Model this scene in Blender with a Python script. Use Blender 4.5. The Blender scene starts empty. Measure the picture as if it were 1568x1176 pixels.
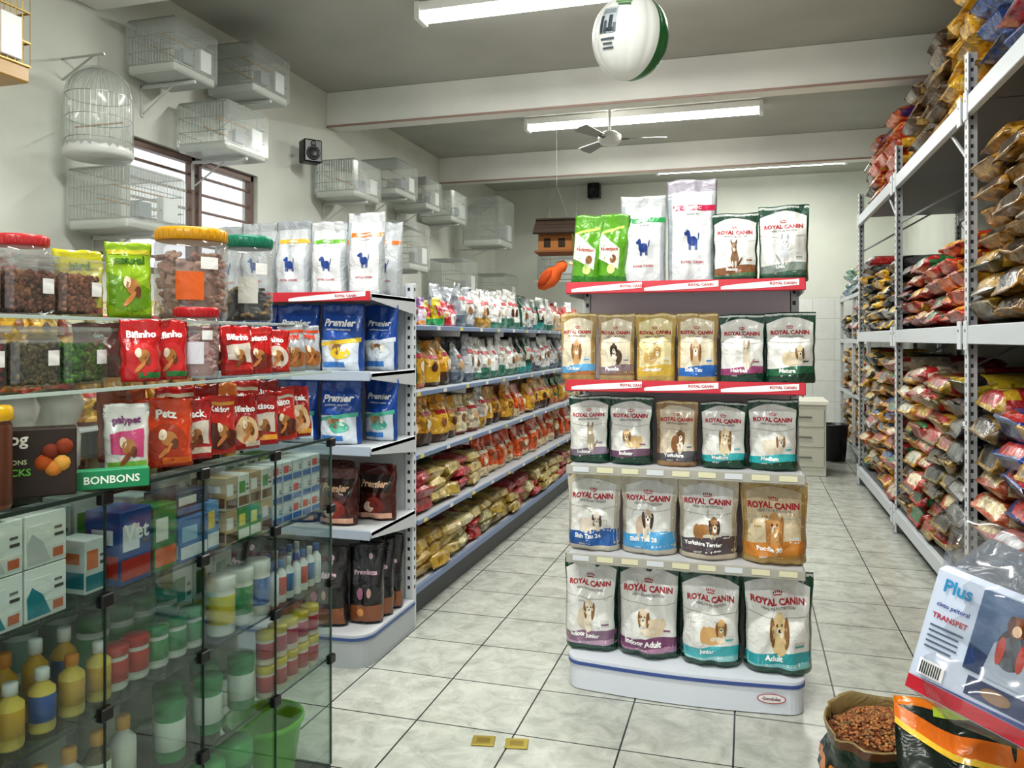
import bpy, math, random
from mathutils import Vector, Matrix, noise
R = random.Random(7)
PI = math.pi

# ------------------------------------------------------------------ colours
def lin1(x): return x/12.92 if x <= 0.04045 else ((x+0.055)/1.055)**2.4
_cc = {}
def C(h):
    if isinstance(h, tuple): return h
    if h not in _cc:
        s = h.lstrip('#'); _cc[h] = tuple(lin1(int(s[i:i+2], 16)/255) for i in (0, 2, 4))+(1.0,)
    return _cc[h]
def jit(h, a=0.12):
    c = C(h); k = 1+R.uniform(-a, a); return (min(1, c[0]*k), min(1, c[1]*k), min(1, c[2]*k), 1.0)

# ------------------------------------------------------------------ materials
MATS = {}
def newmat(name):
    m = bpy.data.materials.new(name); m.use_nodes = True
    nt = m.node_tree; nt.nodes.clear()
    out = nt.nodes.new('ShaderNodeOutputMaterial'); MATS[name] = m
    return m, nt, out
def attr_mat(name, rough, metal=0.0, bump=0.0, bscale=20, coat=0.0, printed=0.0, spec=0.5):
    m, nt, out = newmat(name); N = nt.nodes; L = nt.links
    a = N.new('ShaderNodeAttribute'); a.attribute_name = 'Col'
    p = N.new('ShaderNodeBsdfPrincipled')
    p.inputs['Roughness'].default_value = rough; p.inputs['Metallic'].default_value = metal
    p.inputs['Coat Weight'].default_value = coat; p.inputs['Coat Roughness'].default_value = 0.12
    p.inputs['Specular IOR Level'].default_value = spec
    L.new(p.outputs[0], out.inputs[0]); col = a.outputs['Color']
    tc = N.new('ShaderNodeTexCoord')
    if printed > 0:
        mp = N.new('ShaderNodeMapping'); mp.inputs['Scale'].default_value = (1, 1, 1.6)
        L.new(tc.outputs['Object'], mp.inputs[0])
        v = N.new('ShaderNodeTexVoronoi'); v.inputs['Scale'].default_value = 22
        L.new(mp.outputs[0], v.inputs['Vector'])
        n2 = N.new('ShaderNodeTexNoise'); n2.inputs['Scale'].default_value = 18; n2.inputs['Detail'].default_value = 4
        L.new(mp.outputs[0], n2.inputs['Vector'])
        r = N.new('ShaderNodeValToRGB'); r.color_ramp.elements[0].position = .58; r.color_ramp.elements[1].position = .61
        L.new(n2.outputs['Fac'], r.inputs[0])
        hs = N.new('ShaderNodeHueSaturation'); hs.inputs['Saturation'].default_value = 0.75; hs.inputs['Value'].default_value = 1.8
        L.new(col, hs.inputs['Color'])
        mu = N.new('ShaderNodeMath'); mu.operation = 'MULTIPLY'; mu.inputs[1].default_value = printed
        L.new(r.outputs[0], mu.inputs[0])
        mx = N.new('ShaderNodeMix'); mx.data_type = 'RGBA'
        L.new(mu.outputs[0], mx.inputs['Factor']); L.new(col, mx.inputs['A']); L.new(hs.outputs[0], mx.inputs['B'])
        r2 = N.new('ShaderNodeValToRGB'); r2.color_ramp.elements[0].position = .25; r2.color_ramp.elements[1].position = .29
        r2.color_ramp.elements[0].color = (.22, .19, .17, 1)
        sp = N.new('ShaderNodeSeparateColor'); L.new(v.outputs['Color'], sp.inputs[0]); L.new(sp.outputs[0], r2.inputs[0])
        mm = N.new('ShaderNodeMix'); mm.data_type = 'RGBA'; mm.blend_type = 'MULTIPLY'; mm.inputs['Factor'].default_value = printed
        L.new(mx.outputs['Result'], mm.inputs['A']); L.new(r2.outputs[0], mm.inputs['B'])
        col = mm.outputs['Result']
    L.new(col, p.inputs['Base Color'])
    if bump > 0:
        n = N.new('ShaderNodeTexNoise'); n.inputs['Scale'].default_value = bscale; n.inputs['Detail'].default_value = 3
        n.inputs['Distortion'].default_value = 1.2
        L.new(tc.outputs['Object'], n.inputs['Vector'])
        b = N.new('ShaderNodeBump'); b.inputs['Strength'].default_value = bump; b.inputs['Distance'].default_value = 0.02
        L.new(n.outputs['Fac'], b.inputs['Height']); L.new(b.outputs[0], p.inputs['Normal'])
    return m
attr_mat('paint', .45)
attr_mat('matte', .8)
attr_mat('plastic', .3)
attr_mat('foil', .24, bump=.6, bscale=13, coat=.5)
attr_mat('foilprint', .28, bump=.7, bscale=11, coat=.4, printed=.6)
attr_mat('boxprint', .45, printed=.7)
attr_mat('metal', .35, metal=.8)
attr_mat('ink', .35, bump=.3, bscale=13)
attr_mat('kibble', .8, bump=1.0, bscale=60, printed=.5)

def glass_mat(name, tint, refl=0.06, film=0.0, filmcol=(1, 1, 1, 1), rough=.03, fres=.35):
    m, nt, out = newmat(name); N = nt.nodes; L = nt.links
    t = N.new('ShaderNodeBsdfTransparent'); t.inputs[0].default_value = tint
    g = N.new('ShaderNodeBsdfGlossy'); g.inputs['Roughness'].default_value = rough
    lw = N.new('ShaderNodeLayerWeight'); lw.inputs['Blend'].default_value = .25
    ma = N.new('ShaderNodeMath'); ma.operation = 'MULTIPLY_ADD'; ma.inputs[1].default_value = fres; ma.inputs[2].default_value = refl
    L.new(lw.outputs['Fresnel'], ma.inputs[0])
    mx = N.new('ShaderNodeMixShader'); L.new(ma.outputs[0], mx.inputs[0]); L.new(t.outputs[0], mx.inputs[1]); L.new(g.outputs[0], mx.inputs[2])
    last = mx.outputs[0]
    if film > 0:
        d = N.new('ShaderNodeBsdfDiffuse'); d.inputs[0].default_value = filmcol
        m2 = N.new('ShaderNodeMixShader'); m2.inputs[0].default_value = film
        L.new(last, m2.inputs[1]); L.new(d.outputs[0], m2.inputs[2]); last = m2.outputs[0]
    L.new(last, out.inputs[0])
glass_mat('glass', (.86, .90, .885, 1), .025, fres=.16)
glass_mat('smokeglass', (.22, .26, .25, 1), .03, fres=.15)
glass_mat('clearplastic', (.93, .94, .94, 1), .08, .05)
glass_mat('film', (.95, .96, .95, 1), .05, .20, (.80, .83, .80, 1), .15)
glass_mat('wrap', (.97, .97, .97, 1), .08, .02, (1, 1, 1, 1), .12)

m, nt, out = newmat('emit'); e = nt.nodes.new('ShaderNodeEmission'); e.inputs[0].default_value = (1, 1, .97, 1); e.inputs[1].default_value = 12
nt.links.new(e.outputs[0], out.inputs[0])

def wall_mat(name, base, tile=None, var=.06):
    m, nt, out = newmat(name); N = nt.nodes; L = nt.links
    p = N.new('ShaderNodeBsdfPrincipled'); p.inputs['Roughness'].default_value = .75
    tc = N.new('ShaderNodeTexCoord'); n = N.new('ShaderNodeTexNoise'); n.inputs['Scale'].default_value = 1.3; n.inputs['Detail'].default_value = 6
    L.new(tc.outputs['Object'], n.inputs['Vector'])
    r = N.new('ShaderNodeValToRGB'); b = C(base)
    r.color_ramp.elements[0].color = tuple(x*(1-var*2) for x in b[:3])+(1,); r.color_ramp.elements[1].color = b
    r.color_ramp.elements[0].position = .35; r.color_ramp.elements[1].position = .65
    L.new(n.outputs['Fac'], r.inputs[0]); L.new(r.outputs[0], p.inputs['Base Color'])
    bp = N.new('ShaderNodeBump'); bp.inputs['Strength'].default_value = .08; n3 = N.new('ShaderNodeTexNoise'); n3.inputs['Scale'].default_value = 60
    L.new(tc.outputs['Object'], n3.inputs['Vector']); L.new(n3.outputs['Fac'], bp.inputs['Height']); L.new(bp.outputs[0], p.inputs['Normal'])
    L.new(p.outputs[0], out.inputs[0])
wall_mat('wallpaint', '#dcdfd6'); wall_mat('ceilingshaded', '#b8b9b2'); wall_mat('beampaint', '#eeefe9')  # ceiling grey has the dim lighting put into its base colour

def tile_mat(name, sx, sz, mortar, c1, c2, off, rough, marble, axis='XY', gcol=(.045, .045, .045, 1)):
    m, nt, out = newmat(name); N = nt.nodes; L = nt.links
    p = N.new('ShaderNodeBsdfPrincipled'); p.inputs['Roughness'].default_value = rough
    tc = N.new('ShaderNodeTexCoord'); mp = N.new('ShaderNodeMapping')
    if axis == 'XZ': mp.inputs['Rotation'].default_value = (PI/2, 0, 0)
    mp.inputs['Location'].default_value = off
    L.new(tc.outputs['Object'], mp.inputs[0])
    b = N.new('ShaderNodeTexBrick'); b.offset = 0; b.squash = 1
    b.inputs['Scale'].default_value = 1; b.inputs['Mortar Size'].default_value = mortar; b.inputs['Mortar Smooth'].default_value = .1
    b.inputs['Brick Width'].default_value = sx; b.inputs['Row Height'].default_value = sz; b.inputs['Bias'].default_value = 0
    b.inputs['Color1'].default_value = C(c1); b.inputs['Color2'].default_value = C(c2); b.inputs['Mortar'].default_value = gcol
    L.new(mp.outputs[0], b.inputs['Vector'])
    n = N.new('ShaderNodeTexNoise'); n.inputs['Scale'].default_value = 9; n.inputs['Detail'].default_value = 12; n.inputs['Roughness'].default_value = .7; n.inputs['Distortion'].default_value = .6
    L.new(tc.outputs['Object'], n.inputs['Vector'])
    r = N.new('ShaderNodeValToRGB'); r.color_ramp.elements[0].color = (1-marble, 1-marble*.97, 1-marble*1.0, 1); r.color_ramp.elements[0].position = .36; r.color_ramp.elements[1].position = .60
    L.new(n.outputs['Fac'], r.inputs[0])
    mx = N.new('ShaderNodeMix'); mx.data_type = 'RGBA'; mx.blend_type = 'MULTIPLY'; mx.inputs['Factor'].default_value = 1
    L.new(b.outputs['Color'], mx.inputs['A']); L.new(r.outputs[0], mx.inputs['B']); L.new(mx.outputs['Result'], p.inputs['Base Color'])
    bp = N.new('ShaderNodeBump'); bp.inputs['Strength'].default_value = .3; bp.inputs['Distance'].default_value = .003; bp.invert = True
    L.new(b.outputs['Fac'], bp.inputs['Height']); L.new(bp.outputs[0], p.inputs['Normal'])
    L.new(p.outputs[0], out.inputs[0])
tile_mat('floortile', .4, .4, .0035, '#c8cac2', '#bec2b9', (1.25, -.1, 0), .22, .32)
tile_mat('walltile', .3, .3, .003, '#e6e8e4', '#dfe2de', (0, 0, 0), .2, .06, 'XZ', (.5, .5, .5, 1))

# ------------------------------------------------------------------ mesh builder
def T(x=0, y=0, z=0, rz=0, rx=0, ry=0):
    return Matrix.Translation((x, y, z)) @ Matrix.Rotation(rz, 4, 'Z') @ Matrix.Rotation(rx, 4, 'X') @ Matrix.Rotation(ry, 4, 'Y')
class Bld:
    def __init__(s): s.v = []; s.f = []; s.c = []; s.m = []; s.s = []; s.mats = []
    def mi(s, n):
        if n not in s.mats: s.mats.append(n)
        return s.mats.index(n)
    def add(s, vs, fs, col, mat='paint', sm=False, M=None):
        o = len(s.v)
        if M is not None: vs = [M @ Vector(v) for v in vs]
        s.v.extend([tuple(v) for v in vs]); k = s.mi(mat)
        if not isinstance(col, list): col = [C(col)]*len(fs)
        for f, c in zip(fs, col):
            s.f.append(tuple(i+o for i in f)); s.c.append(c); s.m.append(k); s.s.append(sm)
    def obj(s, name, M=None):
        me = bpy.data.meshes.new(name); me.from_pydata(s.v, [], s.f)
        for n in s.mats: me.materials.append(MATS[n])
        me.polygons.foreach_set('material_index', s.m); me.polygons.foreach_set('use_smooth', s.s)
        at = me.color_attributes.new('Col', 'FLOAT_COLOR', 'CORNER'); d = []
        for p, c in zip(me.polygons, s.c): d.extend(list(c)*p.loop_total)
        at.data.foreach_set('color', d); me.update()
        o = bpy.data.objects.new(name, me); bpy.context.scene.collection.objects.link(o)
        if M is not None: o.matrix_world = M
        return o
def rbox(b, cx, cy, cz, sx, sy, sz, col, mat='paint', bev=.003, M=None):
    h = (sx/2, sy/2, sz/2); e = min(bev, sx*.3, sy*.3, sz*.3); V = []; ix = {}
    for i in (-1, 1):
        for j in (-1, 1):
            for k in (-1, 1):
                for a in range(3):
                    q = [i*(h[0]-e), j*(h[1]-e), k*(h[2]-e)]; sg = (i, j, k); q[a] = sg[a]*h[a]
                    ix[(i, j, k, a)] = len(V); V.append((cx+q[0], cy+q[1], cz+q[2]))
    F = []
    for a in range(3):
        o = [x for x in range(3) if x != a]
        for sgn in (-1, 1):
            q = []
            for p1, p2 in ((-1, -1), (1, -1), (1, 1), (-1, 1)):
                k = [0, 0, 0]; k[a] = sgn; k[o[0]] = p1; k[o[1]] = p2; q.append(ix[(*k, a)])
            F.append(q)
        for p1 in (-1, 1):
            for p2 in (-1, 1):
                q = []
                for sgn, ax in ((-1, o[0]), (1, o[0]), (1, o[1]), (-1, o[1])):
                    k = [0, 0, 0]; k[a] = sgn; k[o[0]] = p1; k[o[1]] = p2; q.append(ix[(*k, ax)])
                F.append(q)
    for i in (-1, 1):
        for j in (-1, 1):
            for k in (-1, 1): F.append([ix[(i, j, k, a)] for a in range(3)])
    c = Vector((cx, cy, cz)); FF = []
    for f in F:
        p = [Vector(V[i]) for i in f]; n = (p[1]-p[0]).cross(p[2]-p[0]); g = sum(p, Vector())/len(p)
        FF.append(tuple(f) if n.dot(g-c) > 0 else tuple(reversed(f)))
    b.add(V, FF, col, mat, False, M)
def span(b, x0, x1, y0, y1, z0, z1, col, mat='paint', bev=.003, M=None):
    rbox(b, (x0+x1)/2, (y0+y1)/2, (z0+z1)/2, abs(x1-x0), abs(y1-y0), abs(z1-z0), col, mat, bev, M)
def tube(b, p1, p2, r, col, mat='metal', n=6, M=None):
    p1 = Vector(p1); p2 = Vector(p2); d = (p2-p1)
    if d.length < 1e-6: return
    q = d.to_track_quat('Z', 'Y'); V = []
    for p in (p1, p2):
        for i in range(n):
            a = 2*PI*i/n; V.append(p+q @ Vector((r*math.cos(a), r*math.sin(a), 0)))
    F = [(i, (i+1) % n, n+(i+1) % n, n+i) for i in range(n)]+[tuple(reversed(range(n))), tuple(range(n, 2*n))]
    b.add(V, F, col, mat, n > 6, M)
def lathe(b, prof, col, mat='plastic', n=20, M=None, cols=None, caps=True):
    V = []; F = []; K = []
    for r, z in prof:
        for i in range(n):
            a = 2*PI*i/n; V.append((r*math.cos(a), r*math.sin(a), z))
    for j in range(len(prof)-1):
        for i in range(n):
            F.append((j*n+i, j*n+(i+1) % n, (j+1)*n+(i+1) % n, (j+1)*n+i)); K.append(C(cols[j] if cols else col))
    if caps:
        F.append(tuple(reversed(range(n)))); K.append(C(cols[0] if cols else col))
        F.append(tuple(range((len(prof)-1)*n, len(prof)*n))); K.append(C(cols[-1] if cols else col))
    b.add(V, F, K, mat, True, M)
def prism(b, pts, z0, z1, col, mat='paint', M=None):
    n = len(pts); V = [(x, y, z0) for x, y in pts]+[(x, y, z1) for x, y in pts]
    F = [(i, (i+1) % n, n+(i+1) % n, n+i) for i in range(n)]+[tuple(reversed(range(n))), tuple(range(n, 2*n))]
    b.add(V, F, col, mat, False, M)
_tc = {}
def textmesh(s, bold=.025):
    if (s, bold) in _tc: return _tc[(s, bold)]
    cu = bpy.data.curves.new('t', 'FONT'); cu.body = s; cu.resolution_u = 2; cu.offset = bold; cu.align_x = 'CENTER'; cu.align_y = 'CENTER'
    o = bpy.data.objects.new('t', cu); bpy.context.scene.collection.objects.link(o)
    bpy.context.view_layer.update()
    me = bpy.data.meshes.new_from_object(o.evaluated_get(bpy.context.evaluated_depsgraph_get()))
    V = [(v.co.x, v.co.y) for v in me.vertices]; F = [tuple(p.vertices) for p in me.polygons]
    bpy.data.objects.remove(o); bpy.data.meshes.remove(me); bpy.data.curves.remove(cu)
    xs = [v[0] for v in V]; ys = [v[1] for v in V]; cx = (min(xs)+max(xs))/2; cy = (min(ys)+max(ys))/2
    W = max(xs)-min(xs); H = max(ys)-min(ys)
    _tc[(s, bold)] = ([((x-cx)/W, (y-cy)/W) for x, y in V], F, H/W); return _tc[(s, bold)]
def text_flat(b, s, w, col, M, hmax=None):
    V, F, r = textmesh(s)
    if hmax and w*r > hmax: w = hmax/r
    b.add([(x*w, 0, y*w) for x, y in V], F, col, 'ink', False, M)

# ------------------------------------------------------------------ pouches
def sm(t): t = max(0, min(1, t)); return t*t*(3-2*t)
def mksurf(w, h, d, seed, top=.92, wr=1.0):
    def surf(u, v, side=-1, off=0):
        f = .70+.30*min(1, v/.10)**.5
        f *= (1-.95*sm((v-.45)/(top-.45)))
        Tk = d/2*f
        wv = w/2*(.95+.05*sm((v-.5)/.4)+.015*(1-sm(v/.15))-.03*(1-sm(v/.03)))
        e = max(0, 1-abs(u)**2.8)**.55
        nz = (noise.noise(Vector((u*1.8+seed*3.1, v*3.2+side, seed)))*.020+noise.noise(Vector((u*4+seed, v*8, seed*2+side)))*.009)*wr
        cr = math.sin(u*9+seed+3*noise.noise(Vector((u*2, v*3, seed))))*.0045*sm((v-.45)/.3)*wr
        y = side*(Tk*e+off)+(nz+cr)*e*(.45+.55*min(1, Tk*30))*(w/.2)
        y += .012*noise.noise(Vector((u*1.3+seed, 7, seed)))*sm((v-.7)/.3)
        return (u*wv+.004*noise.noise(Vector((seed, v*6, side*0)))*(1 if u > 0 else -1), y, v*h+.008*v*noise.noise(Vector((u*1.5, seed, 2))))
    return surf
def pouch(b, w, h, d, paint, nu=8, nv=10, seed=0, M=None, mat='foil', top=.92, wr=1.0):
    S = mksurf(w, h, d, seed, top, wr); V = []; F = []; K = []; n = 2*nu
    for j in range(nv+1):
        v = j/nv
        for i in range(nu+1): V.append(S(-1+2*i/nu, v, -1))
        for i in range(nu-1, 0, -1): V.append(S(-1+2*i/nu, v, 1))
    for j in range(nv):
        for i in range(n):
            F.append((j*n+i, j*n+(i+1) % n, (j+1)*n+(i+1) % n, (j+1)*n+i))
            fr = i < nu; u = -1+2*(i+.5)/nu if fr else 1-2*(i-nu+.5)/nu
            K.append(C(paint(u, (j+.5)/nv, fr)))
    F.append(tuple(reversed(range(n)))); K.append(C(paint(0, 0, True)))
    F.append(tuple(range(nv*n, nv*n+n))); K.append(C(paint(0, 1, True)))
    b.add(V, F, K, mat, True, M); return S
def strip(b, S, u0, u1, lo, hi, col, off=.0012, M=None, n=16, m=4, mat='foil'):
    V = []; F = []
    for i in range(n+1):
        u = u0+(u1-u0)*i/n; a = lo(u) if callable(lo) else lo; c = hi(u) if callable(hi) else hi
        for j in range(m+1): V.append(S(u, a+(c-a)*j/m, -1, off))
    for i in range(n):
        for j in range(m): q = i*(m+1)+j; F.append((q, q+m+1, q+m+2, q+1))
    b.add(V, F, col, mat, True, M)
def ell(b, S, cu, cv, ru, rv, col, off=.002, M=None, n=14, rings=2, rot=0, asp=1):
    V = [S(cu, cv, -1, off)]; F = []
    for k in range(1, rings+1):
        for i in range(n):
            a = 2*PI*i/n; x = ru*math.cos(a)*k/rings; y = rv*math.sin(a)*k/rings
            X = x*math.cos(rot)-y*math.sin(rot)/asp; Y = x*math.sin(rot)*asp+y*math.cos(rot)
            V.append(S(max(-1, min(1, cu+X)), max(0, min(1, cv+Y)), -1, off))
    for i in range(n): F.append((0, 1+i, 1+(i+1) % n))
    for k in range(1, rings):
        for i in range(n):
            a = 1+(k-1)*n; c = 1+k*n; F.append((a+i, c+i, c+(i+1) % n, a+(i+1) % n))
    b.add(V, F, col, 'ink', True, M)
def btext(b, S, s, cu, cv, wu, col, w, h, off=.003, M=None, hmax=None, bold=.025):
    V, F, r = textmesh(s, bold); k = wu*w/2
    if hmax and k*r > hmax*h: k = hmax*h/r
    b.add([S(max(-1, min(1, cu+x*k/(w/2))), max(0, min(1, cv+y*k/h)), -1, off) for x, y in V], F, col, 'ink', False, M)

# ------------------------------------------------------------------ ROOM
XL, XR, YB, Y0, H = -3.93, 2.15, 12.3, -2.6, 3.9
b = Bld(); span(b, XL-.1, XR+.1, Y0, YB+.1, -.1, 0, '#ffffff', 'floortile', .001); b.obj('floor')
b = Bld(); span(b, XL-.1, XR+.1, Y0, YB+.1, H, H+.1, '#ffffff', 'ceilingshaded', .001); b.obj('ceiling')
b = Bld()
wy0, wy1, wz0, wz1 = 4.35, 5.78, 1.95, 2.86
for (a, c, z0, z1) in ((Y0, wy0, 0, H), (wy1, YB, 0, H), (wy0, wy1, 0, wz0), (wy0, wy1, wz1, H)):
    span(b, XL-.15, XL, a, c, z0, z1, '#ffffff', 'wallpaint', .0001)
b.obj('wall_left')
b = Bld(); span(b, XR, XR+.15, Y0, YB, 0, H, '#ffffff', 'wallpaint', .001); b.obj('wall_right')
b = Bld(); span(b, XL, XR, YB, YB+.15, 2.1, H, '#ffffff', 'wallpaint', .0001); span(b, XL, XR, YB, YB+.15, 0, 2.1, '#ffffff', 'walltile', .0001); b.obj('wall_back')
for i, y in enumerate((3.85, 6.92, 9.85)):
    b = Bld(); span(b, XL, XR, y, y+.22, 3.57, H-.001, '#ffffff', 'beampaint', .004)
    span(b, XL, XR, y-.012, y, 3.555, 3.575, '#a58a80', 'paint', .003)
    b.obj('trim_%d' % (i+1))
b = Bld(); br = '#7a665e'
span(b, XL-.1, XL-.04, wy0, wy1, wz1-.05, wz1, br); span(b, XL-.1, XL-.04, wy0, wy1, wz0, wz0+.05, br)
for y in (wy0+.02, (wy0+wy1)/2-.04, (wy0+wy1)/2+.04, wy1-.02): span(b, XL-.1, XL-.04, y-.018, y+.018, wz0, wz1, br)
for k in range(1, 7): z = wz0+k*(wz1-wz0)/7; span(b, XL-.08, XL-.06, wy0, wy1, z-.009, z+.009, br)
b.obj('window_1')

# ------------------------------------------------------------------ LAMPS
def lamp(x0, x1, y, en=80):
    b = Bld(); span(b, x0, x1, y-.07, y+.07, H-.07, H-.002, '#f2f2ee')
    for e in (x0, x1): span(b, e-.02, e+.02, y-.085, y+.085, H-.13, H-.002, '#e9e9e6')
    for dy in (-.045, .045): tube(b, (x0+.02, y+dy, H-.1), (x1-.02, y+dy, H-.1), .019, '#ffffff', 'emit', 10)
    b.obj('fluorescent_lamp')
    l = bpy.data.lights.new('tube_light', 'AREA'); l.shape = 'RECTANGLE'; l.size = x1-x0-.06; l.size_y = .12; l.energy = en; l.color = (1, 1, .95)
    o = bpy.data.objects.new('fluorescent_light', l); o.location = ((x0+x1)/2, y, H-.135); bpy.context.scene.collection.objects.link(o)
lamp(-2.25, .2, 5.3, 84); lamp(-2.31, .13, 8.4, 74); lamp(-1.2, 1.22, 11.1, 38); lamp(-2.2, .25, 2.2, 78); lamp(-2.2, .25, -.8, 78)  # last two are unseen, added to light the front of the shop

# ceiling fan
b = Bld(); fx, fy = -1.36, 8.12
lathe(b, [(.02, 3.85), (.07, 3.86), (.07, 3.9)], '#e8e8e4', M=T(fx, fy, -.001)); tube(b, (fx, fy, 3.6), (fx, fy, 3.88), .014, '#e0e0dc', 'paint', 10)
lathe(b, [(.03, 3.49), (.09, 3.5), (.12, 3.54), (.12, 3.59), (.06, 3.63), (.02, 3.64)], '#cfcfca', M=T(fx, fy, 0))
for k, a in enumerate((.15, 2.25, 4.35)):
    M = T(fx, fy, 3.55, a)
    span(b, .1, .2, -.02, .02, -.006, .006, '#555555', M=M)
    V = [(.18, -.045, -.01), (.55, -.07, -.02), (.58, 0, 0), (.55, .07, .02), (.18, .045, .01)]
    V += [(x, y, z+.008) for x, y, z in V]
    b.add(V, [(4, 3, 2, 1, 0), (5, 6, 7, 8, 9), (0, 1, 6, 5), (1, 2, 7, 6), (2, 3, 8, 7), (3, 4, 9, 8), (4, 0, 5, 9)], '#8b8b86', 'paint', False, M)
b.obj('ceiling_fan')

# inflatable ball: white gores, one green gore, printed picture
b = Bld(); V = []; F = []; K = []; nl, na = 28, 96
for j in range(nl+1):
    t = PI*j/nl
    for i in range(na):
        a = 2*PI*i/na; g = 1-.022*abs(math.cos(a*6))**10
        r = .196*math.sin(t)*g; V.append((r*math.cos(a), r*math.sin(a), .215*math.cos(t)))
for j in range(nl):
    for i in range(na):
        F.append((j*na+i, (j+1)*na+i, (j+1)*na+(i+1) % na, j*na+(i+1) % na)); a = (i+.5)/na*360
        c = '#e4e6e2'
        if a > 318 or a < 15: c = '#1f6e3a'
        if 15 <= a < 60: c = '#2f8a48'
        K.append(C(c))
b.add(V, F, K, 'plastic', True)
def onball(lo, la, r=.1985): return (r*math.cos(lo)*math.cos(la), r*math.sin(lo)*math.cos(la), r*1.097*math.sin(la))
def ballpatch(lo, la, dlo, dla, col, rr=.1985):
    n = 6; V = []; F = []
    for i in range(n+1):
        for j in range(n+1): V.append(onball(lo+dlo*(i/n-.5), la+dla*(j/n-.5), rr))
    for i in range(n):
        for j in range(n): q = i*(n+1)+j; F.append((q, q+n+1, q+n+2, q+1))
    b.add(V, F, col, 'ink', True)
ballpatch(4.10, .22, .50, .62, '#b9c0c4'); 
for lo, la, dlo, dla, c in ((3.93, .12, .10, .40, '#3f4a54'), (4.05, .05, .09, .28, '#59646e'), (4.20, .12, .11, .38, '#3f4a54'), (4.32, .02, .08, .2, '#59646e'), (4.1, .42, .42, .12, '#8b969c'), (4.15, -.02, .3, .08, '#2f3a42')): ballpatch(lo, la, dlo, dla, c, .200)
for k, (la, dlo) in enumerate(((-.22, .42), (-.32, .3), (-.42, .36))): ballpatch(4.12, la, dlo, .045, '#56616c', .200)
ballpatch(4.45, .82, .55, .30, '#7fae6a', .200); ballpatch(4.5, .60, .4, .06, '#4a7a50', .200)
tube(b, (0, 0, .2), (.0, 0, .84), .0015, '#dddddd', 'paint', 5)
b.obj('inflatable_ball', M=T(-.58, 4.1, 3.05, .12, .10, .08))

def speaker(x, y, z, s, rz):
    b = Bld(); rbox(b, 0, 0, 0, s, s*.8, s*1.2, '#17181a', 'plastic', .012)
    lathe(b, [(.01, 0), (s*.3, .006), (s*.36, .012), (s*.38, 0)], '#2a2b2d', M=T(0, -s*.41, -s*.12, 0, PI/2))
    lathe(b, [(.005, 0), (s*.12, .006), (s*.15, 0)], '#33353a', M=T(0, -s*.41, s*.38, 0, PI/2))
    span(b, -.015, .015, s*.38, s*.38+.08, -.015, .015, '#222222')
    b.obj('wall_speaker', M=T(x, y, z, rz))
speaker(-3.74, 6.3, 3.17, .17, .9); speaker(-2.27, 12.13, 3.78, .19, 0)

# ------------------------------------------------------------------ CAGES
def cage(x, y, z, sx, sy, sz, rz=0, film=True, wire='#a9aea9', tray='#d4d8d2', sp=.024, bracket=True, wr=.0017, roof=0):
    b = Bld(); hx, hy = sx/2, sy/2
    span(b, -hx, hx, -hy, hy, 0, sz*.16, tray, 'plastic', .008)
    for z1 in (sz*.16+.004, sz*.4, sz*.7, sz):
        for p, q in (((-hx, -hy), (hx, -hy)), ((hx, -hy), (hx, hy)), ((hx, hy), (-hx, hy)), ((-hx, hy), (-hx, -hy))):
            tube(b, (*p, z1), (*q, z1), wr*2, wire, 'metal', 5)
    n = int(sx/sp)
    for i in range(n+1):
        X = -hx+sx*i/n
        for Y in (-hy, hy): tube(b, (X, Y, sz*.16), (X, Y, sz), wr, wire, 'metal', 4)
        if roof: tube(b, (X, -hy, sz), (X, 0, sz+roof), wr, wire, 'metal', 4); tube(b, (X, 0, sz+roof), (X, hy, sz), wr, wire, 'metal', 4)
        else: tube(b, (X, -hy, sz), (X, hy, sz), wr, wire, 'metal', 4)
    n = int(sy/sp)
    for i in range(n+1):
        Y = -hy+sy*i/n
        for X in (-hx, hx): tube(b, (X, Y, sz*.16), (X, Y, sz), wr, wire, 'metal', 4)
    if roof: tube(b, (-hx, 0, sz+roof), (hx, 0, sz+roof), wr*1.8, wire, 'metal', 5)
    span(b, -hx*.7, -hx*.25, -hy-.02, -hy+.05, sz*.2, sz*.46, '#8f989d', 'plastic', .004)
    span(b, hx*.2, hx*.75, -hy-.012, -hy+.04, sz*.2, sz*.62, '#eceff0', 'plastic', .004)
    tube(b, (-hx, 0, sz*.5), (hx, 0, sz*.5), .006, '#b08a58', 'matte', 6)
    tube(b, (-hx, -hy*.5, sz*.7), (hx, -hy*.5, sz*.7), .005, '#b08a58', 'matte', 6)
    if film: span(b, -hx-.026, hx+.022, -hy-.028, hy+.022, -.003, sz+.01+roof, '#ffffff', 'film', .03)
    b.obj('bird_cage', M=T(x, y, z, rz))
    if bracket:
        b = Bld(); span(b, XL, x+sy/2, y-.012, y+.012, z-.03, z-.008, '#c8cac6')
        span(b, XL, XL+.012, y-.012, y+.012, z-.22, z-.008, '#c8cac6'); tube(b, (XL+.01, y, z-.2), (x, y, z-.03), .006, '#c8cac6', 'paint', 6)
        b.obj('wall_bracket')
HP = PI/2
cage(-3.66, 4.03, 2.15, .48, .42, .36, HP)
cage(-3.66, 5.26, 3.32, .44, .40, .36, HP)
cage(-3.66, 4.96, 2.82, .46, .40, .34, HP)
cage(-3.68, 4.45, 3.22, .4, .36, .34, HP)
cage(-3.66, 6.85, 2.82, .5, .4, .34, HP)
cage(-3.66, 7.75, 3.0, .5, .4, .36, HP)
cage(-3.66, 8.5, 2.98, .4, .4, .34, HP)
cage(-3.66, 9.35, 2.95, .5, .4, .38, HP)
cage(-3.66, 8.1, 2.25, .5, .4, .42, HP, roof=.1)
cage(-3.4, 10.35, 2.75, .6, .5, .5, HP, roof=.14)
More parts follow.
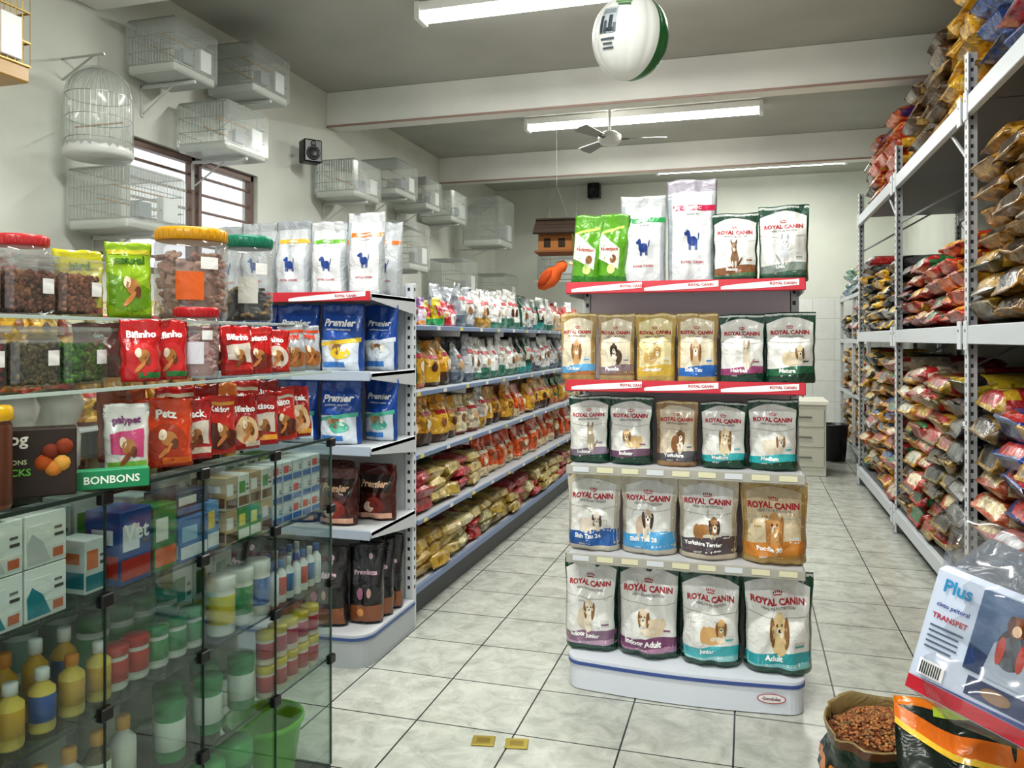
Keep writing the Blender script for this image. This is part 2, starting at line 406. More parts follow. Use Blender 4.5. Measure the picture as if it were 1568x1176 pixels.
cage(-3.5, 10.9, 2.0, .55, .5, .42, HP)
cage(-3.6, 9.5, 2.0, .5, .45, .5, HP)
cage(-2.6, 11.4, 2.35, .6, .5, .45, 0, bracket=False)
cage(-3.66, 2.93, 2.78, .42, .42, .5, HP, film=False, wire='#b59a62', tray='#b08a4a', wr=.003, sp=.04)
b = Bld()
for X in (-2.8, -2.4): tube(b, (X, 11.4, 2.86), (X, 11.4, 3.88), .004, '#c9c9c4', 'metal', 5)
span(b, -2.95, -2.25, 11.1, 11.7, 2.32, 2.34, '#d8dad6'); b.obj('hanging_shelf')
b = Bld(); rr = .175; n = 36
lathe(b, [(rr, 0), (rr+.015, .02), (rr+.01, .07), (rr, .075)], '#d5d8d4', n=32)
for i in range(n):
    a = 2*PI*i/n; c, s = math.cos(a), math.sin(a); pts = [(rr*c, rr*s, .07), (rr*c, rr*s, .36)]
    for k in range(1, 6): t = k/5*HP; pts.append((rr*math.cos(t)*c, rr*math.cos(t)*s, .36+.17*math.sin(t)))
    for p, q in zip(pts, pts[1:]): tube(b, p, q, .0015, '#b9beba', 'metal', 4)
for z in (.1, .23, .36):
    for i in range(n): a, c = 2*PI*i/n, 2*PI*(i+1)/n; tube(b, (rr*math.cos(a), rr*math.sin(a), z), (rr*math.cos(c), rr*math.sin(c), z), .003, '#a9aeaa', 'metal', 5)
lathe(b, [(rr+.012, .02), (rr+.012, .36), ((rr+.012)*.86, .455), ((rr+.012)*.5, .52), (.02, .545)], '#ffffff', 'film', 24)
tube(b, (-rr, 0, .2), (rr, 0, .2), .005, '#b08a58', 'matte'); tube(b, (0, 0, .53), (0, 0, .6), .004, '#aaaaaa')
b.obj('dome_bird_cage', M=T(-3.66, 3.80, 2.56))
b = Bld(); tube(b, (XL, 3.80, 3.175), (-3.62, 3.80, 3.175), .007, '#b9bcb8'); tube(b, (XL, 3.80, 3.05), (-3.70, 3.80, 3.172), .006, '#b9bcb8'); b.obj('cage_hook')

b = Bld(); W = .30
span(b, -W/2, W/2, -.12, .12, .0, .16, '#8a5a2b', 'matte', .004)
span(b, -W/2-.03, W/2+.03, -.16, .16, -.02, 0, '#6e4520', 'matte')
for s in (-1, 1):
    M = T(0, s*.085, .225, 0, -s*.62)
    for k in range(8): span(b, -W/2-.04, W/2+.04, -.13+k*.032, -.13+k*.032+.03, -.012, .008, '#3a2a1c' if k % 2 else '#2e2118', 'matte', .002, M)
prism(b, [(-.11, .16), (.11, .16), (0, .26)], -W/2+.01, W/2-.01, '#7a4d24', 'matte', M=Matrix.Rotation(HP, 4, 'Z') @ Matrix.Rotation(HP, 4, 'X'))
for X in (-.07, .06): span(b, X-.03, X+.03, -.124, -.118, .03, .11, '#241708', 'matte', .002)
for X in (-.12, .12): tube(b, (X, 0, .26), (0, 0, .6), .002, '#888888')
tube(b, (0, 0, .6), (0, 0, 1.27), .0012, '#aaaaaa')
b.obj('wooden_birdhouse', M=T(-1.66, 7.03, 2.29, .1))
b = Bld(); lathe(b, [(.005, -.16), (.05, -.12), (.085, -.03), (.075, .06), (.045, .11), (.055, .15), (.03, .2), (.004, .21)], '#d9652a', 'matte', 14, M=T(0, 0, 0, 0, 0, .9))
for s in (-1, 1): lathe(b, [(.005, -.12), (.04, -.06), (.035, .04), (.005, .08)], '#b84a1e', 'matte', 10, M=T(0, s*.07, 0, 0, 0, .8))
lathe(b, [(.02, 0), (.012, .03), (.002, .045)], '#e8d9a0', 'matte', 8, M=T(.2, 0, .12, 0, 0, 1.8)); tube(b, (0, 0, .05), (0, 0, .19), .002, '#888888')
b.obj('hanging_bird_toy', M=T(-1.72, 7.03, 2.06, -.3))

# ------------------------------------------------------------------ CENTRE STAND
SX0, SX1, SY = -.745, .215, 3.35
def plinth(b, x0, x1, y0, y1, z0, z1, col, bow=.03, r=.07, M=None):
    pts = []
    for k in range(7): a = PI+k/6*HP; pts.append((x0+r+r*math.cos(a), y0+r+r*math.sin(a)))
    for k in range(1, 10): t = k/10; pts.append((x0+r+(x1-x0-2*r)*t, y0-bow*math.sin(PI*t)))
    for k in range(7): a = 1.5*PI+k/6*HP; pts.append((x1-r+r*math.cos(a), y0+r+r*math.sin(a)))
    pts += [(x1, y1), (x0, y1)]; prism(b, pts, z0, z1, col, M=M)
def post(b, x, y, z1, col='#d4d7da', s=.04):
    span(b, x-s/2, x+s/2, y-s/2, y+s/2, 0, z1, col)
    z = .2
    while z < z1-.03:
        span(b, x-.007, x+.007, y-s/2-.001, y-s/2+.002, z, z+.018, '#3a3d40', bev=.0005)
        span(b, x+s/2-.002, x+s/2+.001, y-.007, y+.007, z, z+.018, '#3a3d40', bev=.0005); z += .05
b = Bld()
plinth(b, SX0, SX1, SY, 3.85, .004, .108, '#dfe4ec'); plinth(b, SX0-.006, SX1+.006, SY-.006, 3.85, .108, .122, '#4a5f9c'); plinth(b, SX0-.004, SX1+.004, SY-.004, 3.85, .122, .135, '#dfe4ec')
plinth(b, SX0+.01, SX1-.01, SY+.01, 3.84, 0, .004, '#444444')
span(b, SX0+.03, SX1-.03, 3.70, 3.72, .13, 1.74, '#e0d2dc')  # back panel tinted pink: red bounce light put into its colour
for x in (SX0+.02, SX1-.02): post(b, x, 3.72, 1.745)
shelves = [(1.735, 'r'), (1.318, 'r'), (.957, 's'), (.577, 's')]
for z, k in shelves:
    span(b, SX0, SX1, SY+.012, 3.70, z-.022, z, '#c4c5c8')
    for x in (SX0+.004, SX1-.004):
        span(b, x-.003, x+.003, SY+.02, 3.70, z-.05, z-.01, '#b4b6b9', bev=.001)
    lip = '#c4303f' if k == 'r' else '#a8a69c'
    Ml = T((SX0+SX1)/2, SY+.004, z-.016, 0, -.12)
    rbox(b, 0, 0, 0, SX1-SX0+.01, .012, .05 if k == 'r' else .04, lip, 'plastic', .003, Ml)
    if k == 'r':
        for c in (-.31, .0, .31):
            V = []; F = []
            for i in range(17):
                t = i/16; x = c-.15+.30*t; V += [(x, -.0075, -.018+.014*t*t), (x, -.0075, -.006+.026*t**.7)]
            F = [(2*i, 2*i+2, 2*i+3, 2*i+1) for i in range(16)]; b.add(V, F, '#f0eeee', 'ink', False, Ml)
        for c in (-.18, .1, .42): text_flat(b, 'ROYAL CANIN', .10, '#b51f30', Ml @ T(c-.02, -.009, .004))
    else:
        for c in range(9): rbox(b, -.42+c*.105, -.0075, .002, .07, .002, .022, '#d8d4b4' if c % 3 else '#cfd3d6', 'plastic', .0005, Ml)
Mb = T(.09, SY-.002, .065, .09)
V = [(0, -.008, 0)]+[(.052*math.cos(2*PI*i/20), -.008, .017*math.sin(2*PI*i/20)) for i in range(20)]
b.add(V, [(0, 1+i, 1+(i+1) % 20) for i in range(20)], '#f4f4f4', 'ink', False, Mb)
V = []
for i in range(20): a = 2*PI*i/20; V += [(.052*math.cos(a), -.0085, .017*math.sin(a)), (.056*math.cos(a), -.0085, .02*math.sin(a))]
b.add(V, [(2*i, (2*i+2) % 40, (2*i+3) % 40, 2*i+1) for i in range(20)], '#c03040', 'ink', False, Mb)
text_flat(b, 'Gondolas', .07, '#7a3040', Mb @ T(0, -.0095, 0))
b.obj('display_shelf_stand')

def royal(name, x, z, w, h, edge, band, title, body='#e9e9e5', sub=None, d=None, y=3.49, pet='#d8b98a', ears='#8a6238', rz=0, lower=None, bandh=.10, kind='sit'):
    b = Bld(); seed = R.random()*50; w = w*1.08; d = d or w*.66; k = w/h
    gold = edge != G
    side = edge if gold else '#b9bfba'
    def paint(u, v, fr):
        if not fr: return edge
        if v > .93 or v < .10: return edge
        return edge if abs(u) > .93 else side
    S = pouch(b, w, h, d, paint, 24, 34, seed)
    strip(b, S, -.97, .97, lambda u: .10, lambda u: .93-.09*abs(u)**1.6, body, .0010, n=24, m=16)
    strip(b, S, -1, 1, lambda u: .935-.10*abs(u)**1.8, .965, edge, .0014, n=24, m=3)
    strip(b, S, -.99, .99, .955, .985, '#c8ccc8' if not gold else '#e0cfa0', .0016, n=16, m=1)
    if gold:
        strip(b, S, -1, -.82, .1, .93, edge, .0014, n=3, m=14); strip(b, S, .82, 1, .1, .93, edge, .0014, n=3, m=14)
    else:
        strip(b, S, .91, 1, .1, .9, edge, .0014, n=3, m=14); strip(b, S, -1, -.95, .1, .9, edge, .0014, n=2, m=14)
    lower = lower or edge
    strip(b, S, -1, 1, lambda u: .07, lambda u: .14+.05*u*u-.01*u, lower, .0019, n=20, m=3)
    strip(b, S, -1, 1, .0, .075, edge, .0022, n=20, m=3)
    strip(b, S, -.97, .97, lambda u: .12+.02*math.sin(u*2.5), lambda u: .12+bandh+.025*math.sin(u*2.2+.4), band, .0025, n=20, m=3)
    strip(b, S, -.95, .86, lambda u: .60-.04*(1-u*u), lambda u: .608-.04*(1-u*u), '#b8b6ae', .0018, n=18, m=1)
    btext(b, S, 'ROYAL CANIN', -.02, .715, 1.55, '#b82a38', w, h, .0034, bold=.035)
    for q in (-.12, -.06, 0, .06, .12): ell(b, S, q-.02, .79+.012*(1-abs(q)*6), .02, .018*k, '#b82a38', .003, n=8, rings=1)
    strip(b, S, -.14, .10, .768, .777, '#b82a38', .003, n=4, m=1)
    btext(b, S, 'HEALTH NUTRITION', 0, .655, 1.0, '#8d8b88', w, h, .0032)
    btext(b, S, title, -.15, .125+bandh*.5, min(1.3, .15*len(title)+.2), '#fbfbf9', w, h, .0045, hmax=.06, bold=.04)
    if sub: btext(b, S, sub, -.35, .098, .5, '#e8e8e4', w, h, .0042, hmax=.024)
    px, pv = R.uniform(-.12, .2), .40; q = .85; fl = R.choice((-1, 1))
    def E(cu, cv, ru, rv, col, off, rot=0): ell(b, S, px+fl*cu*q, pv+cv*q, ru*q, rv*q*k, col, off, rot=rot*fl)
    if kind == 'sit':
        E(.16, -.06, .28, .24, pet, .0026); E(-.06, -.07, .18, .27, '#efe6d6', .0028)
        E(-.10, .085, .19, .18, pet, .003); E(-.28, .05, .07, .18, ears, .0033, .3); E(.07, .05, .07, .18, ears, .0033, -.3)
        E(-.11, .05, .09, .075, '#f3ede2', .0034); E(-.11, .062, .03, .025, '#2a211c', .0038)
        E(-.175, .10, .022, .02, '#2a211c', .0037); E(-.045, .10, .022, .02, '#2a211c', .0037)
        E(-.14, -.14, .055, .12, '#e8dcc6', .0033); E(.0, -.14, .055, .12, '#e8dcc6', .0033)
    elif kind == 'lie':
        E(.18, -.07, .42, .17, pet, .0026); E(.5, -.06, .14, .15, pet, .0027); E(-.05, -.12, .3, .06, '#e8dcc6', .0029)
        E(-.2, .04, .18, .17, pet, .003); E(-.36, .02, .06, .14, ears, .0033, .2); E(-.04, .02, .06, .14, ears, .0033, -.2); E(-.22, .0, .08, .07, '#efe6d8', .0035)
        E(-.22, .015, .03, .022, '#2a211c', .0038); E(-.27, .055, .02, .018, '#2a211c', .0037); E(-.15, .055, .02, .018, '#2a211c', .0037)
    elif kind == 'cat':
        E(.05, -.08, .2, .28, pet, .0026); E(.0, .1, .17, .15, pet, .003); E(-.12, .19, .045, .10, ears, .0028, .25); E(.12, .19, .045, .10, ears, .0028, -.25)
        E(.0, .065, .07, .05, '#f3ede2', .0034); E(0, .077, .02, .015, '#b8707a', .0038); E(-.07, .115, .024, .022, '#3a5a30', .0037); E(.07, .115, .024, .022, '#3a5a30', .0037)
        E(.3, -.14, .16, .04, ears, .0027, .5); E(-.05, -.18, .05, .09, '#efe6d8', .0033); E(.1, -.18, .05, .09, '#efe6d8', .0033)
    else:
        E(0, -.05, .3, .28, pet, .0026); E(0, .08, .25, .24, pet, .003); E(-.24, .03, .09, .26, ears, .0033, .15); E(.24, .03, .09, .26, ears, .0033, -.15)
        E(0, .03, .12, .10, '#efe6d8', .0035); E(0, .055, .04, .032, '#2a211c', .0038); E(-.09, .12, .028, .026, '#2a211c', .0037); E(.09, .12, .028, .026, '#2a211c', .0037); E(0, .22, .12, .07, pet, .0032)
    strip(b, S, .45, .75, .28, .35, '#d8d6d0', .0026, n=3, m=2); strip(b, S, .47, .73, .295, .315, band, .003, n=3, m=1)
    b.obj(name, M=T(x, y, z+.002, rz)); return b
G = '#1a4834'; GD = '#b89a5e'
N = 'pet_food_bag'
royal(N, -.665, .136, .225, .405, G, '#8c6f86', 'Indoor Junior', sub='35', y=3.50, lower='#c4a3ba', kind='sit', pet='#e0d2bc')
royal(N, -.410, .136, .252, .40, G, '#7d4a6d', 'Indoor Adult', sub='27', y=3.50, lower='#b98aa8', kind='lie', pet='#d8c8ae')
royal(N, -.150, .136, .235, .385, G, '#4fb3ba', 'Junior', sub='32', y=3.48, lower='#9fd8d8', rz=.05, kind='lie', pet='#d8b078')
royal(N, .118, .136, .258, .405, G, '#35a3ac', 'Adult', sub='25', y=3.48, lower='#8accd0', rz=.03, kind='head', pet='#d8c090')
royal(N, -.652, .578, .222, .325, '#c9c2b2', '#2e63a8', 'Shih Tzu 24', sub='ADULT', lower='#2e63a8', pet='#d8ccc0', bandh=.16, ears='#5a4a44', kind='lie')
royal(N, -.410, .578, .225, .33, '#c9c2b2', '#58a8dc', 'Shih Tzu 28', sub='JUNIOR', lower='#58a8dc', pet='#cdb8a4', bandh=.16, ears='#4a3a34')
royal(N, -.162, .578, .232, .33, '#c9bda8', '#5d5257', 'Yorkshire Terrier', sub='ADULT', lower='#5d5257', pet='#a67a4c', ears='#3a3034', bandh=.16, kind='lie')
royal(N, .103, .578, .248, .33, GD, '#c9853a', 'Poodle 30', sub='ADULT', body='#d9c8a8', lower='#b2853e', pet='#c99a62', ears='#b07c48', bandh=.16, kind='head')
royal(N, -.673, .958, .172, .29, G, '#8b7b8e', 'Indoor', sub='27', kind='cat', pet='#b8a890', ears='#8a7860')
royal(N, -.488, .958, .178, .29, G, '#7a5a72', 'Indoor', sub='21', kind='lie')
royal(N, -.292, .958, .165, .275, '#a5845c', '#5f5a60', 'Yorkshire', sub='ADULT', body='#d8cbb6', pet='#8a5c34', rz=.05, lower='#5f5a60')
royal(N, -.098, .958, .178, .275, G, '#41aeb4', 'Medium', sub='ADULT', kind='head', pet='#e0cfae')
royal(N, .100, .958, .188, .29, G, '#35b1b5', 'Medium', sub='JUNIOR', kind='lie', pet='#e8dcc8')
royal(N, -.723, 1.319, .152, .295, GD, '#67aede', 'Cocker', body='#e6dcc4', pet='#caa070', rz=-.04, lower='#b87848', kind='head')
royal(N, -.553, 1.319, .152, .29, '#b39b6c', '#8c7a80', 'Poodle', body='#e6dcc4', pet='#5a4438', ears='#3a2a24', lower='#8a6a50', kind='sit')
royal(N, -.383, 1.319, .160, .29, '#c4a75c', '#d8b64c', 'Labrador', body='#ecdfae', pet='#d2b070', ears='#c09858', rz=.03, lower='#d8b64c', kind='lie')
royal(N, -.207, 1.319, .162, .29, GD, '#2f6fbb', 'Shih Tzu', body='#e6dcc4', pet='#c9b090', lower='#2f6fbb', kind='head')
royal(N, -.022, 1.319, .176, .285, G, '#a04a78', 'Hairball', sub='CARE', kind='cat', pet='#d0c4b0', ears='#a08a70')
royal(N, .168, 1.319, .186, .29, G, '#2e6a4c', 'Mature', sub='27', kind='lie', pet='#e0d0b0')
royal(N, -.050, 1.736, .172, .29, G, '#8a5a34', 'Beauty', sub='FIT', lower='#5a7a54', kind='cat', pet='#8a6a4a', ears='#5a4030')
royal(N, .142, 1.736, .186, .315, G, '#8d9a92', 'Light', sub='40', lower='#4a6a58', kind='cat', pet='#c8ccd0', ears='#9a9ea4')

def medic(x, y, z, w, h, band, label, top='#c3c6c8', dog='#2a4488', rz=0, d=None, body='#dcdedf', bandv=.72):
    b = Bld(); seed = R.random()*50
    S = pouch(b, w, h, d or w*.55, lambda u, v, fr: top if v > .88 else (body if fr and abs(u) < .85 else '#b4b9bc'), 20, 26, seed)
    strip(b, S, -.75, .95, bandv-.025, bandv+.03, band, .0015, n=10, m=2)
    strip(b, S, -.95, -.80, .10, .88, '#aab2b8', .0015, n=2, m=12)
    btext(b, S, label, .05, bandv+.002, .7, '#f5f5f5', w, h, .003, hmax=.032)
    btext(b, S, 'veterinary diet', .05, bandv-.06, .9, '#8b9096', w, h, .0025, hmax=.02)
    k = w/h; c, v0 = .08, .40
    ell(b, S, c, v0, .19, .10*k, dog); ell(b, S, c-.17, v0+.03, .075, .13*k, dog); ell(b, S, c-.21, v0+.075, .09, .065*k, dog); ell(b, S, c-.30, v0+.068, .06, .035*k, dog)
    for e in (-.16, -.10, .10, .16): strip(b, S, c+e-.022, c+e+.022, v0-.085, v0-.01, dog, .002, n=2, m=3, mat='ink')
    ell(b, S, c+.23, v0+.045, .02, .09*k, dog, rot=-.5)
    btext(b, S, 'ROYAL CANIN', .05, .2, .9, '#b03a48', w, h, .003)
    b.obj(N, M=T(x, y, z+.002, rz))
medic(-.437, 3.50, 1.736, .2, .385, '#2f9e57', 'OBESITY'); medic(-.232, 3.52, 1.736, .212, .45, '#c22a55', 'HEPATIC', top='#aca6b2')
def greenbag(x, rz, tilt):
    b = Bld(); w, h = .135, .31
    S = pouch(b, w, h, .08, lambda u, v, fr: '#5f9e28' if v > .12 else '#357a26', 16, 24, R.random()*9)
    strip(b, S, -.9, .6, lambda u: .28-.1*u, lambda u: .60-.16*u, '#e6e8dc', .0015); btext(b, S, 'Nutrition', -.1, .5, 1.2, '#b03030', w, h)
    strip(b, S, -.9, .7, lambda u: .76+.06*u, lambda u: .80+.06*u, '#c8e06a', .0015); ell(b, S, .1, .22, .3, .07, '#d8e89a'); ell(b, S, .2, .36, .22, .06, '#8a5a34', .0025)
    b.obj(N, M=T(x, 3.47, 1.737, rz) @ T(ry=tilt))
greenbag(-.69, .05, .08); greenbag(-.575, -.1, .06)

# ------------------------------------------------------------------ LEFT GONDOLA + ENDCAP
ax = -1.69
b = Bld()
GY0, GY1 = 3.84, 9.2
levels = [(1.577, .36), (1.217, .40), (.886, .42), (.546, .44)]
for y in (GY0, 4.8, 5.75, 6.7, 7.65, 8.6, 9.2): post(b, -2.15, y, 1.79)
span(b, -2.165, -2.135, GY0, GY1, .1, 1.77, '#b5b8bc')
for z, dp in levels:
    span(b, -2.13, -2.13+dp+.02, GY0+.03, GY1, z-.02, z, '#b4b8bc')
    x = -2.13+dp+.026; span(b, x-.006, x+.006, GY0+.03, GY1, z-.026, z+.002, '#7487a8', 'plastic')
    span(b, -2.17-dp, -2.17, GY0+.03, GY1, z-.02, z, '#c5c8cb')
    for k in range(40):
        y = GY0+.1+k*.13
        if y < GY1-.1 and k % 3 == 0: span(b, x+.006, x+.008, y, y+.05, z-.024, z-.004, '#dcdcd4' if k % 2 else '#d8cc70', 'plastic', .0005)
    for y in (GY0+.04, 4.8, 5.75, 6.7, 7.65, 8.6): span(b, -2.13, -2.13+dp, y-.003, y+.003, z-.06, z-.01, '#dfe2e4', bev=.001)
span(b, -2.63, ax, GY0+.03, GY1, .15, .18, '#c5c8cb'); span(b, -2.6, ax-.05, GY0+.03, GY1, 0, .15, '#55585c'); span(b, ax-.012, ax+.006, GY0+.03, GY1, .145, .185, '#7c8cae')
post(b, ax, GY0, 1.79, '#d4d7da', .045); post(b, -2.62, GY0, 1.79, '#e4e6e8', .045)
span(b, -2.6, ax-.02, GY0-.012, GY0+.012, .12, 1.78, '#c9ccd0')
EX0, EX1, EY = -2.62, -1.655, 3.3
for z in (1.712, 1.345, 1.0, .615):
    span(b, EX0, EX1, EY+.01, GY0-.02, z-.022, z, '#c4c8cc')
    red = z > 1.6
    rbox(b, (EX0+EX1)/2, EY+.004, z-.014, EX1-EX0, .012, .045, '#c4303f' if red else '#aeb8c8', 'plastic')
    for x in (EX0+.003, EX1-.003):
        prism(b, [(EY+.02, z-.03), (GY0-.02, z-.085), (GY0-.02, z-.004), (EY+.02, z-.004)], x-.003, x+.003, '#c8ccd0', M=Matrix(((0, 0, 1, 0), (1, 0, 0, 0), (0, 1, 0, 0), (0, 0, 0, 1))))
    if red:
        V = []
        for i in range(17): t = i/16; X = EX1-.42+.4*t; V += [(X, EY-.0035, z-.034+.02*t*t), (X, EY-.0035, z-.022+.03*t**.7)]
        b.add(V, [(2*i, 2*i+2, 2*i+3, 2*i+1) for i in range(16)], '#f0eeee', 'ink'); text_flat(b, 'ROYAL CANIN', .11, '#b51f30', T(EX1-.12, EY-.005, z-.012))
plinth(b, EX0, EX1, EY-.04, GY0-.03, 0, .125, '#b4b8bd', .02, .1); plinth(b, EX0-.004, EX1+.004, EY-.044, GY0-.03, .125, .138, '#4a5f94', .02, .1); plinth(b, EX0, EX1, EY-.04, GY0-.03, .138, .15, '#cfd2d6', .02, .1)
b.obj('gondola_shelf')

medic(-2.37, 3.5, 1.713, .2, .37, '#7b8894', 'RENAL', top='#a9adb0', body='#b4b8bb'); medic(-2.55, 3.52, 1.713, .2, .36, '#7b8894', 'RENAL', top='#a9adb0', body='#b4b8bb')
medic(-2.155, 3.48, 1.713, .20, .37, '#d9b43a', 'CARDIAC', top='#9da2a8', body='#c9ccd0'); medic(-1.95, 3.46, 1.713, .195, .355, '#6fb23c', 'HEPATIC', rz=.05); medic(-1.75, 3.46, 1.713, .19, .39, '#e07a35', 'URINARY', rz=.08)
medic(-1.76, 3.70, 1.713, .18, .38, '#e07a35', 'URINARY', body='#c2c6c9'); medic(-2.0, 3.70, 1.713, .18, .39, '#e07a35', 'RENAL', body='#c2c6c9'); medic(-2.25, 3.70, 1.713, .18, .39, '#e07a35', 'RENAL', body='#c2c6c9')
def bluebag(x, y, z, w=.2, h=.30, acc='#e8c63a', rz=0, low='#cfd8e2', big='Premier', base='#2150a0'):
    b = Bld()
    S = pouch(b, w, h, w*.6, lambda u, v, fr: base if v > .45 or abs(u) > .9 else low, 18, 24, R.random()*50)
    strip(b, S, -.95, .95, lambda u: .40+.04*u, lambda u: .46+.05*u, acc, .0015); btext(b, S, big, 0, .72, 1.4, '#f2f2f2', w, h, bold=.04); btext(b, S, 'ambientes internos', 0, .62, 1.1, '#cfd8ea', w, h)
    ell(b, S, 0, .33, .3, .08, '#8d6a48'); ell(b, S, .15, .27, .5, .09, acc, .0022); ell(b, S, -.28, .36, .12, .06, '#c7a67a', .0026); ell(b, S, .3, .34, .14, .06, '#f0ece2', .003)
    strip(b, S, -.8, .4, .06, .14, '#3a7ac0', .0018)
    b.obj(N, M=T(x, y, z+.002, rz))
for i, (x, y, a) in enumerate(((-1.86, 3.43, '#e8c63a'), (-2.1, 3.43, '#e8c63a'), (-2.34, 3.45, '#e8c63a'), (-2.55, 3.5, '#e8c63a'), (-1.74, 3.60, '#dfe6ee'), (-2.0, 3.64, '#e8c63a'))):
    bluebag(x, y, 1.346, .225 if i < 4 else .18, .32, a, R.uniform(-.05, .08))
for i, (x, y, a) in enumerate(((-1.87, 3.43, '#58b09a'), (-2.1, 3.43, '#58b09a'), (-2.33, 3.45, '#d9e2ee'), (-2.54, 3.45, '#d9e2ee'), (-1.74, 3.6, '#58b09a'), (-1.98, 3.66, '#58b09a'))):
    bluebag(x, y, 1.001, .22 if i < 4 else .18, .30, a, R.uniform(-.05, .08))
def darkbag(x, y, z, w, h, base, txt, tc, rz=0):
    b = Bld(); S = pouch(b, w, h, w*.55, lambda u, v, fr: base, 16, 22, R.random()*50)
    strip(b, S, -.85, .85, .5, .80, '#2a1410' if base != '#1d1b1e' else '#2c282c', .0012); btext(b, S, txt, 0, .65, 1.35, tc, w, h, bold=.04)
    if base == '#1d1b1e':
        ell(b, S, .25, .84, .12, .04, tc); ell(b, S, .2, .4, .13, .06, '#c8a098'); ell(b, S, -.3, .38, .18, .08, '#b87a9a', .0025)
        strip(b, S, -.95, .95, .03, .24, '#8a5232', .0015); ell(b, S, -.3, .15, .2, .05, '#c88a50', .003)
    else:
        ell(b, S, .1, .28, .5, .15, '#8a3a30'); ell(b, S, -.2, .24, .25, .1, '#d8c0b0', .0025); strip(b, S, -.9, .9, .04, .13, '#d8a890', .0015)
    b.obj(N, M=T(x, y, z+.002, rz))
for x, y in ((-1.88, 3.43), (-2.1, 3.43), (-2.32, 3.45), (-1.75, 3.58), (-2.0, 3.62)): darkbag(x, y, .616, .21, .27, '#4e1f1a', 'Premier', '#e8c0a0', R.uniform(-.1, .1))
for x, y in ((-1.92, 3.38), (-2.16, 3.42), (-2.39, 3.45)): darkbag(x, y, .152, .235, .37, '#1d1b1e', 'Premiatta', '#d8b8c8', R.uniform(-.05, .05))
for y in (3.45, 3.56, 3.67): darkbag(-1.745, y, .152, .17, .37, '#1d1b1e', 'Premiatta', '#d8b8c8', .3)

TY = {
 'white': ('#cfd2d0', '#e6e8e4', '#3f7f6c', .20, .30), 'white2': ('#c9cbca', '#dcd8cc', '#b8923c', .20, .30), 'dgreen': ('#1c4a3c', '#c4ccc4', '#2a8a8a', .19, .29),
 'yellow': ('#d0941a', '#dcae34', '#4a2c14', .21, .28), 'ygreen': ('#2a6c3e', '#c89a34', '#d06a24', .19, .28), 'orange': ('#cc4e18', '#d8622a', '#e4d0a8', .23, .27),
 'red': ('#b01f26', '#d8c4a8', '#d8a02c', .21, .26), 'cream': ('#c8b47c', '#dcd4b8', '#9c3828', .21, .28), 'silver': ('#9aa0a8', '#c6cacd', '#5a6a7a', .20, .29),
 'pinkred': ('#c02840', '#e0e0e0', '#b01c2c', .13, .17), 'gold': ('#b97e22', '#d8a84c', '#6a2418', .21, .27), 'purple': ('#6a3c7a', '#d0c8d8', '#d88a28', .13, .18), 'teal': ('#2a8aa0', '#e0e0d0', '#e0c030', .13, .19), 'lime': ('#d0c020', '#c83060', '#2a9a5a', .12, .17)}
def rowbags(name, seq, x, z, y0, y1, rz=HP, hs=1.0, two=True):
    b = Bld(); y = y0; k = 0
    while y < y1:
        t = seq[min(int((y-y0)/(y1-y0)*len(seq)), len(seq)-1)]
        if isinstance(t, (list, tuple)): t = t[(k//2) % len(t)]
        base, pan, band, w, h = TY[t]; base, pan, band = jit(base, .12), jit(pan, .1), jit(band, .1); w2 = w*R.uniform(.92, 1.06); h2 = h*hs*R.uniform(.88, 1.08)
        if y+w2 > y1: break
        sty = R.randrange(3)
        def P(u, v, fr, base=base, pan=pan, band=band, sty=sty):
            if v > .84 or abs(u) > .88: return base
            if v < (.18, .3, .1)[sty]: return band
            if sty == 0 and v < .72+.2*u: return pan
            if sty == 1 and .38 < v < .74 and abs(u) < .7: return pan
            if sty == 2 and abs(u+.1) < .6 and v < .6: return pan
            return base
        for row in range(2 if two else 1):
            M = T(x-row*.15+R.uniform(-.02, .015), y+w2/2, z+.002, rz+R.uniform(-.22, .2)) @ T(rx=R.uniform(-.05, .03))
            S = pouch(b, w2*.99, h2, w2*.62, P, 8, 11, R.random()*90, M, 'foilprint')
            if row == 0:
                ell(b, S, R.uniform(-.2, .2), .42, .32, .11, R.choice(['#8a5a34', '#e8dcc8', '#5a3420', '#c8a070']), .003, M, 10); strip(b, S, -.65, .65, .60, .68, '#b02030' if t not in ('red', 'orange') else '#f0e8d0', .003, M, 4, 1, 'ink')
        y += w2*.97; k += 1
    b.obj(name)
rowbags('pet_food_bags_row', [('pinkred', 'purple', 'lime', 'teal'), ('silver', 'pinkred'), ('white', 'white2'), ('dgreen', 'white'), ('silver', 'dgreen'), ('white', 'red'), ('red', 'white'), 'orange'], -1.87, 1.577, 3.95, 9.1)
rowbags('pet_food_bags_row', [('ygreen', 'yellow'), ('silver', 'white'), 'white', ('dgreen', 'silver'), ('white', 'silver'), 'silver', 'white'], -1.83, 1.217, 3.95, 9.1, hs=1.02)
rowbags('pet_food_bags_row', ['yellow', ('cream', 'white2'), 'yellow', ('yellow', 'orange'), 'yellow', 'ygreen', 'orange', 'yellow'], -1.81, .886, 3.95, 9.1, hs=.97)
TS = (-1, -.975, -.93, -.86, -.7, -.35, 0, .35, .7, .86, .93, .975, 1)
TH = (.10, .12, .55, .82, .97, 1.0, 1.0, 1.0, .97, .82, .55, .12, .10)
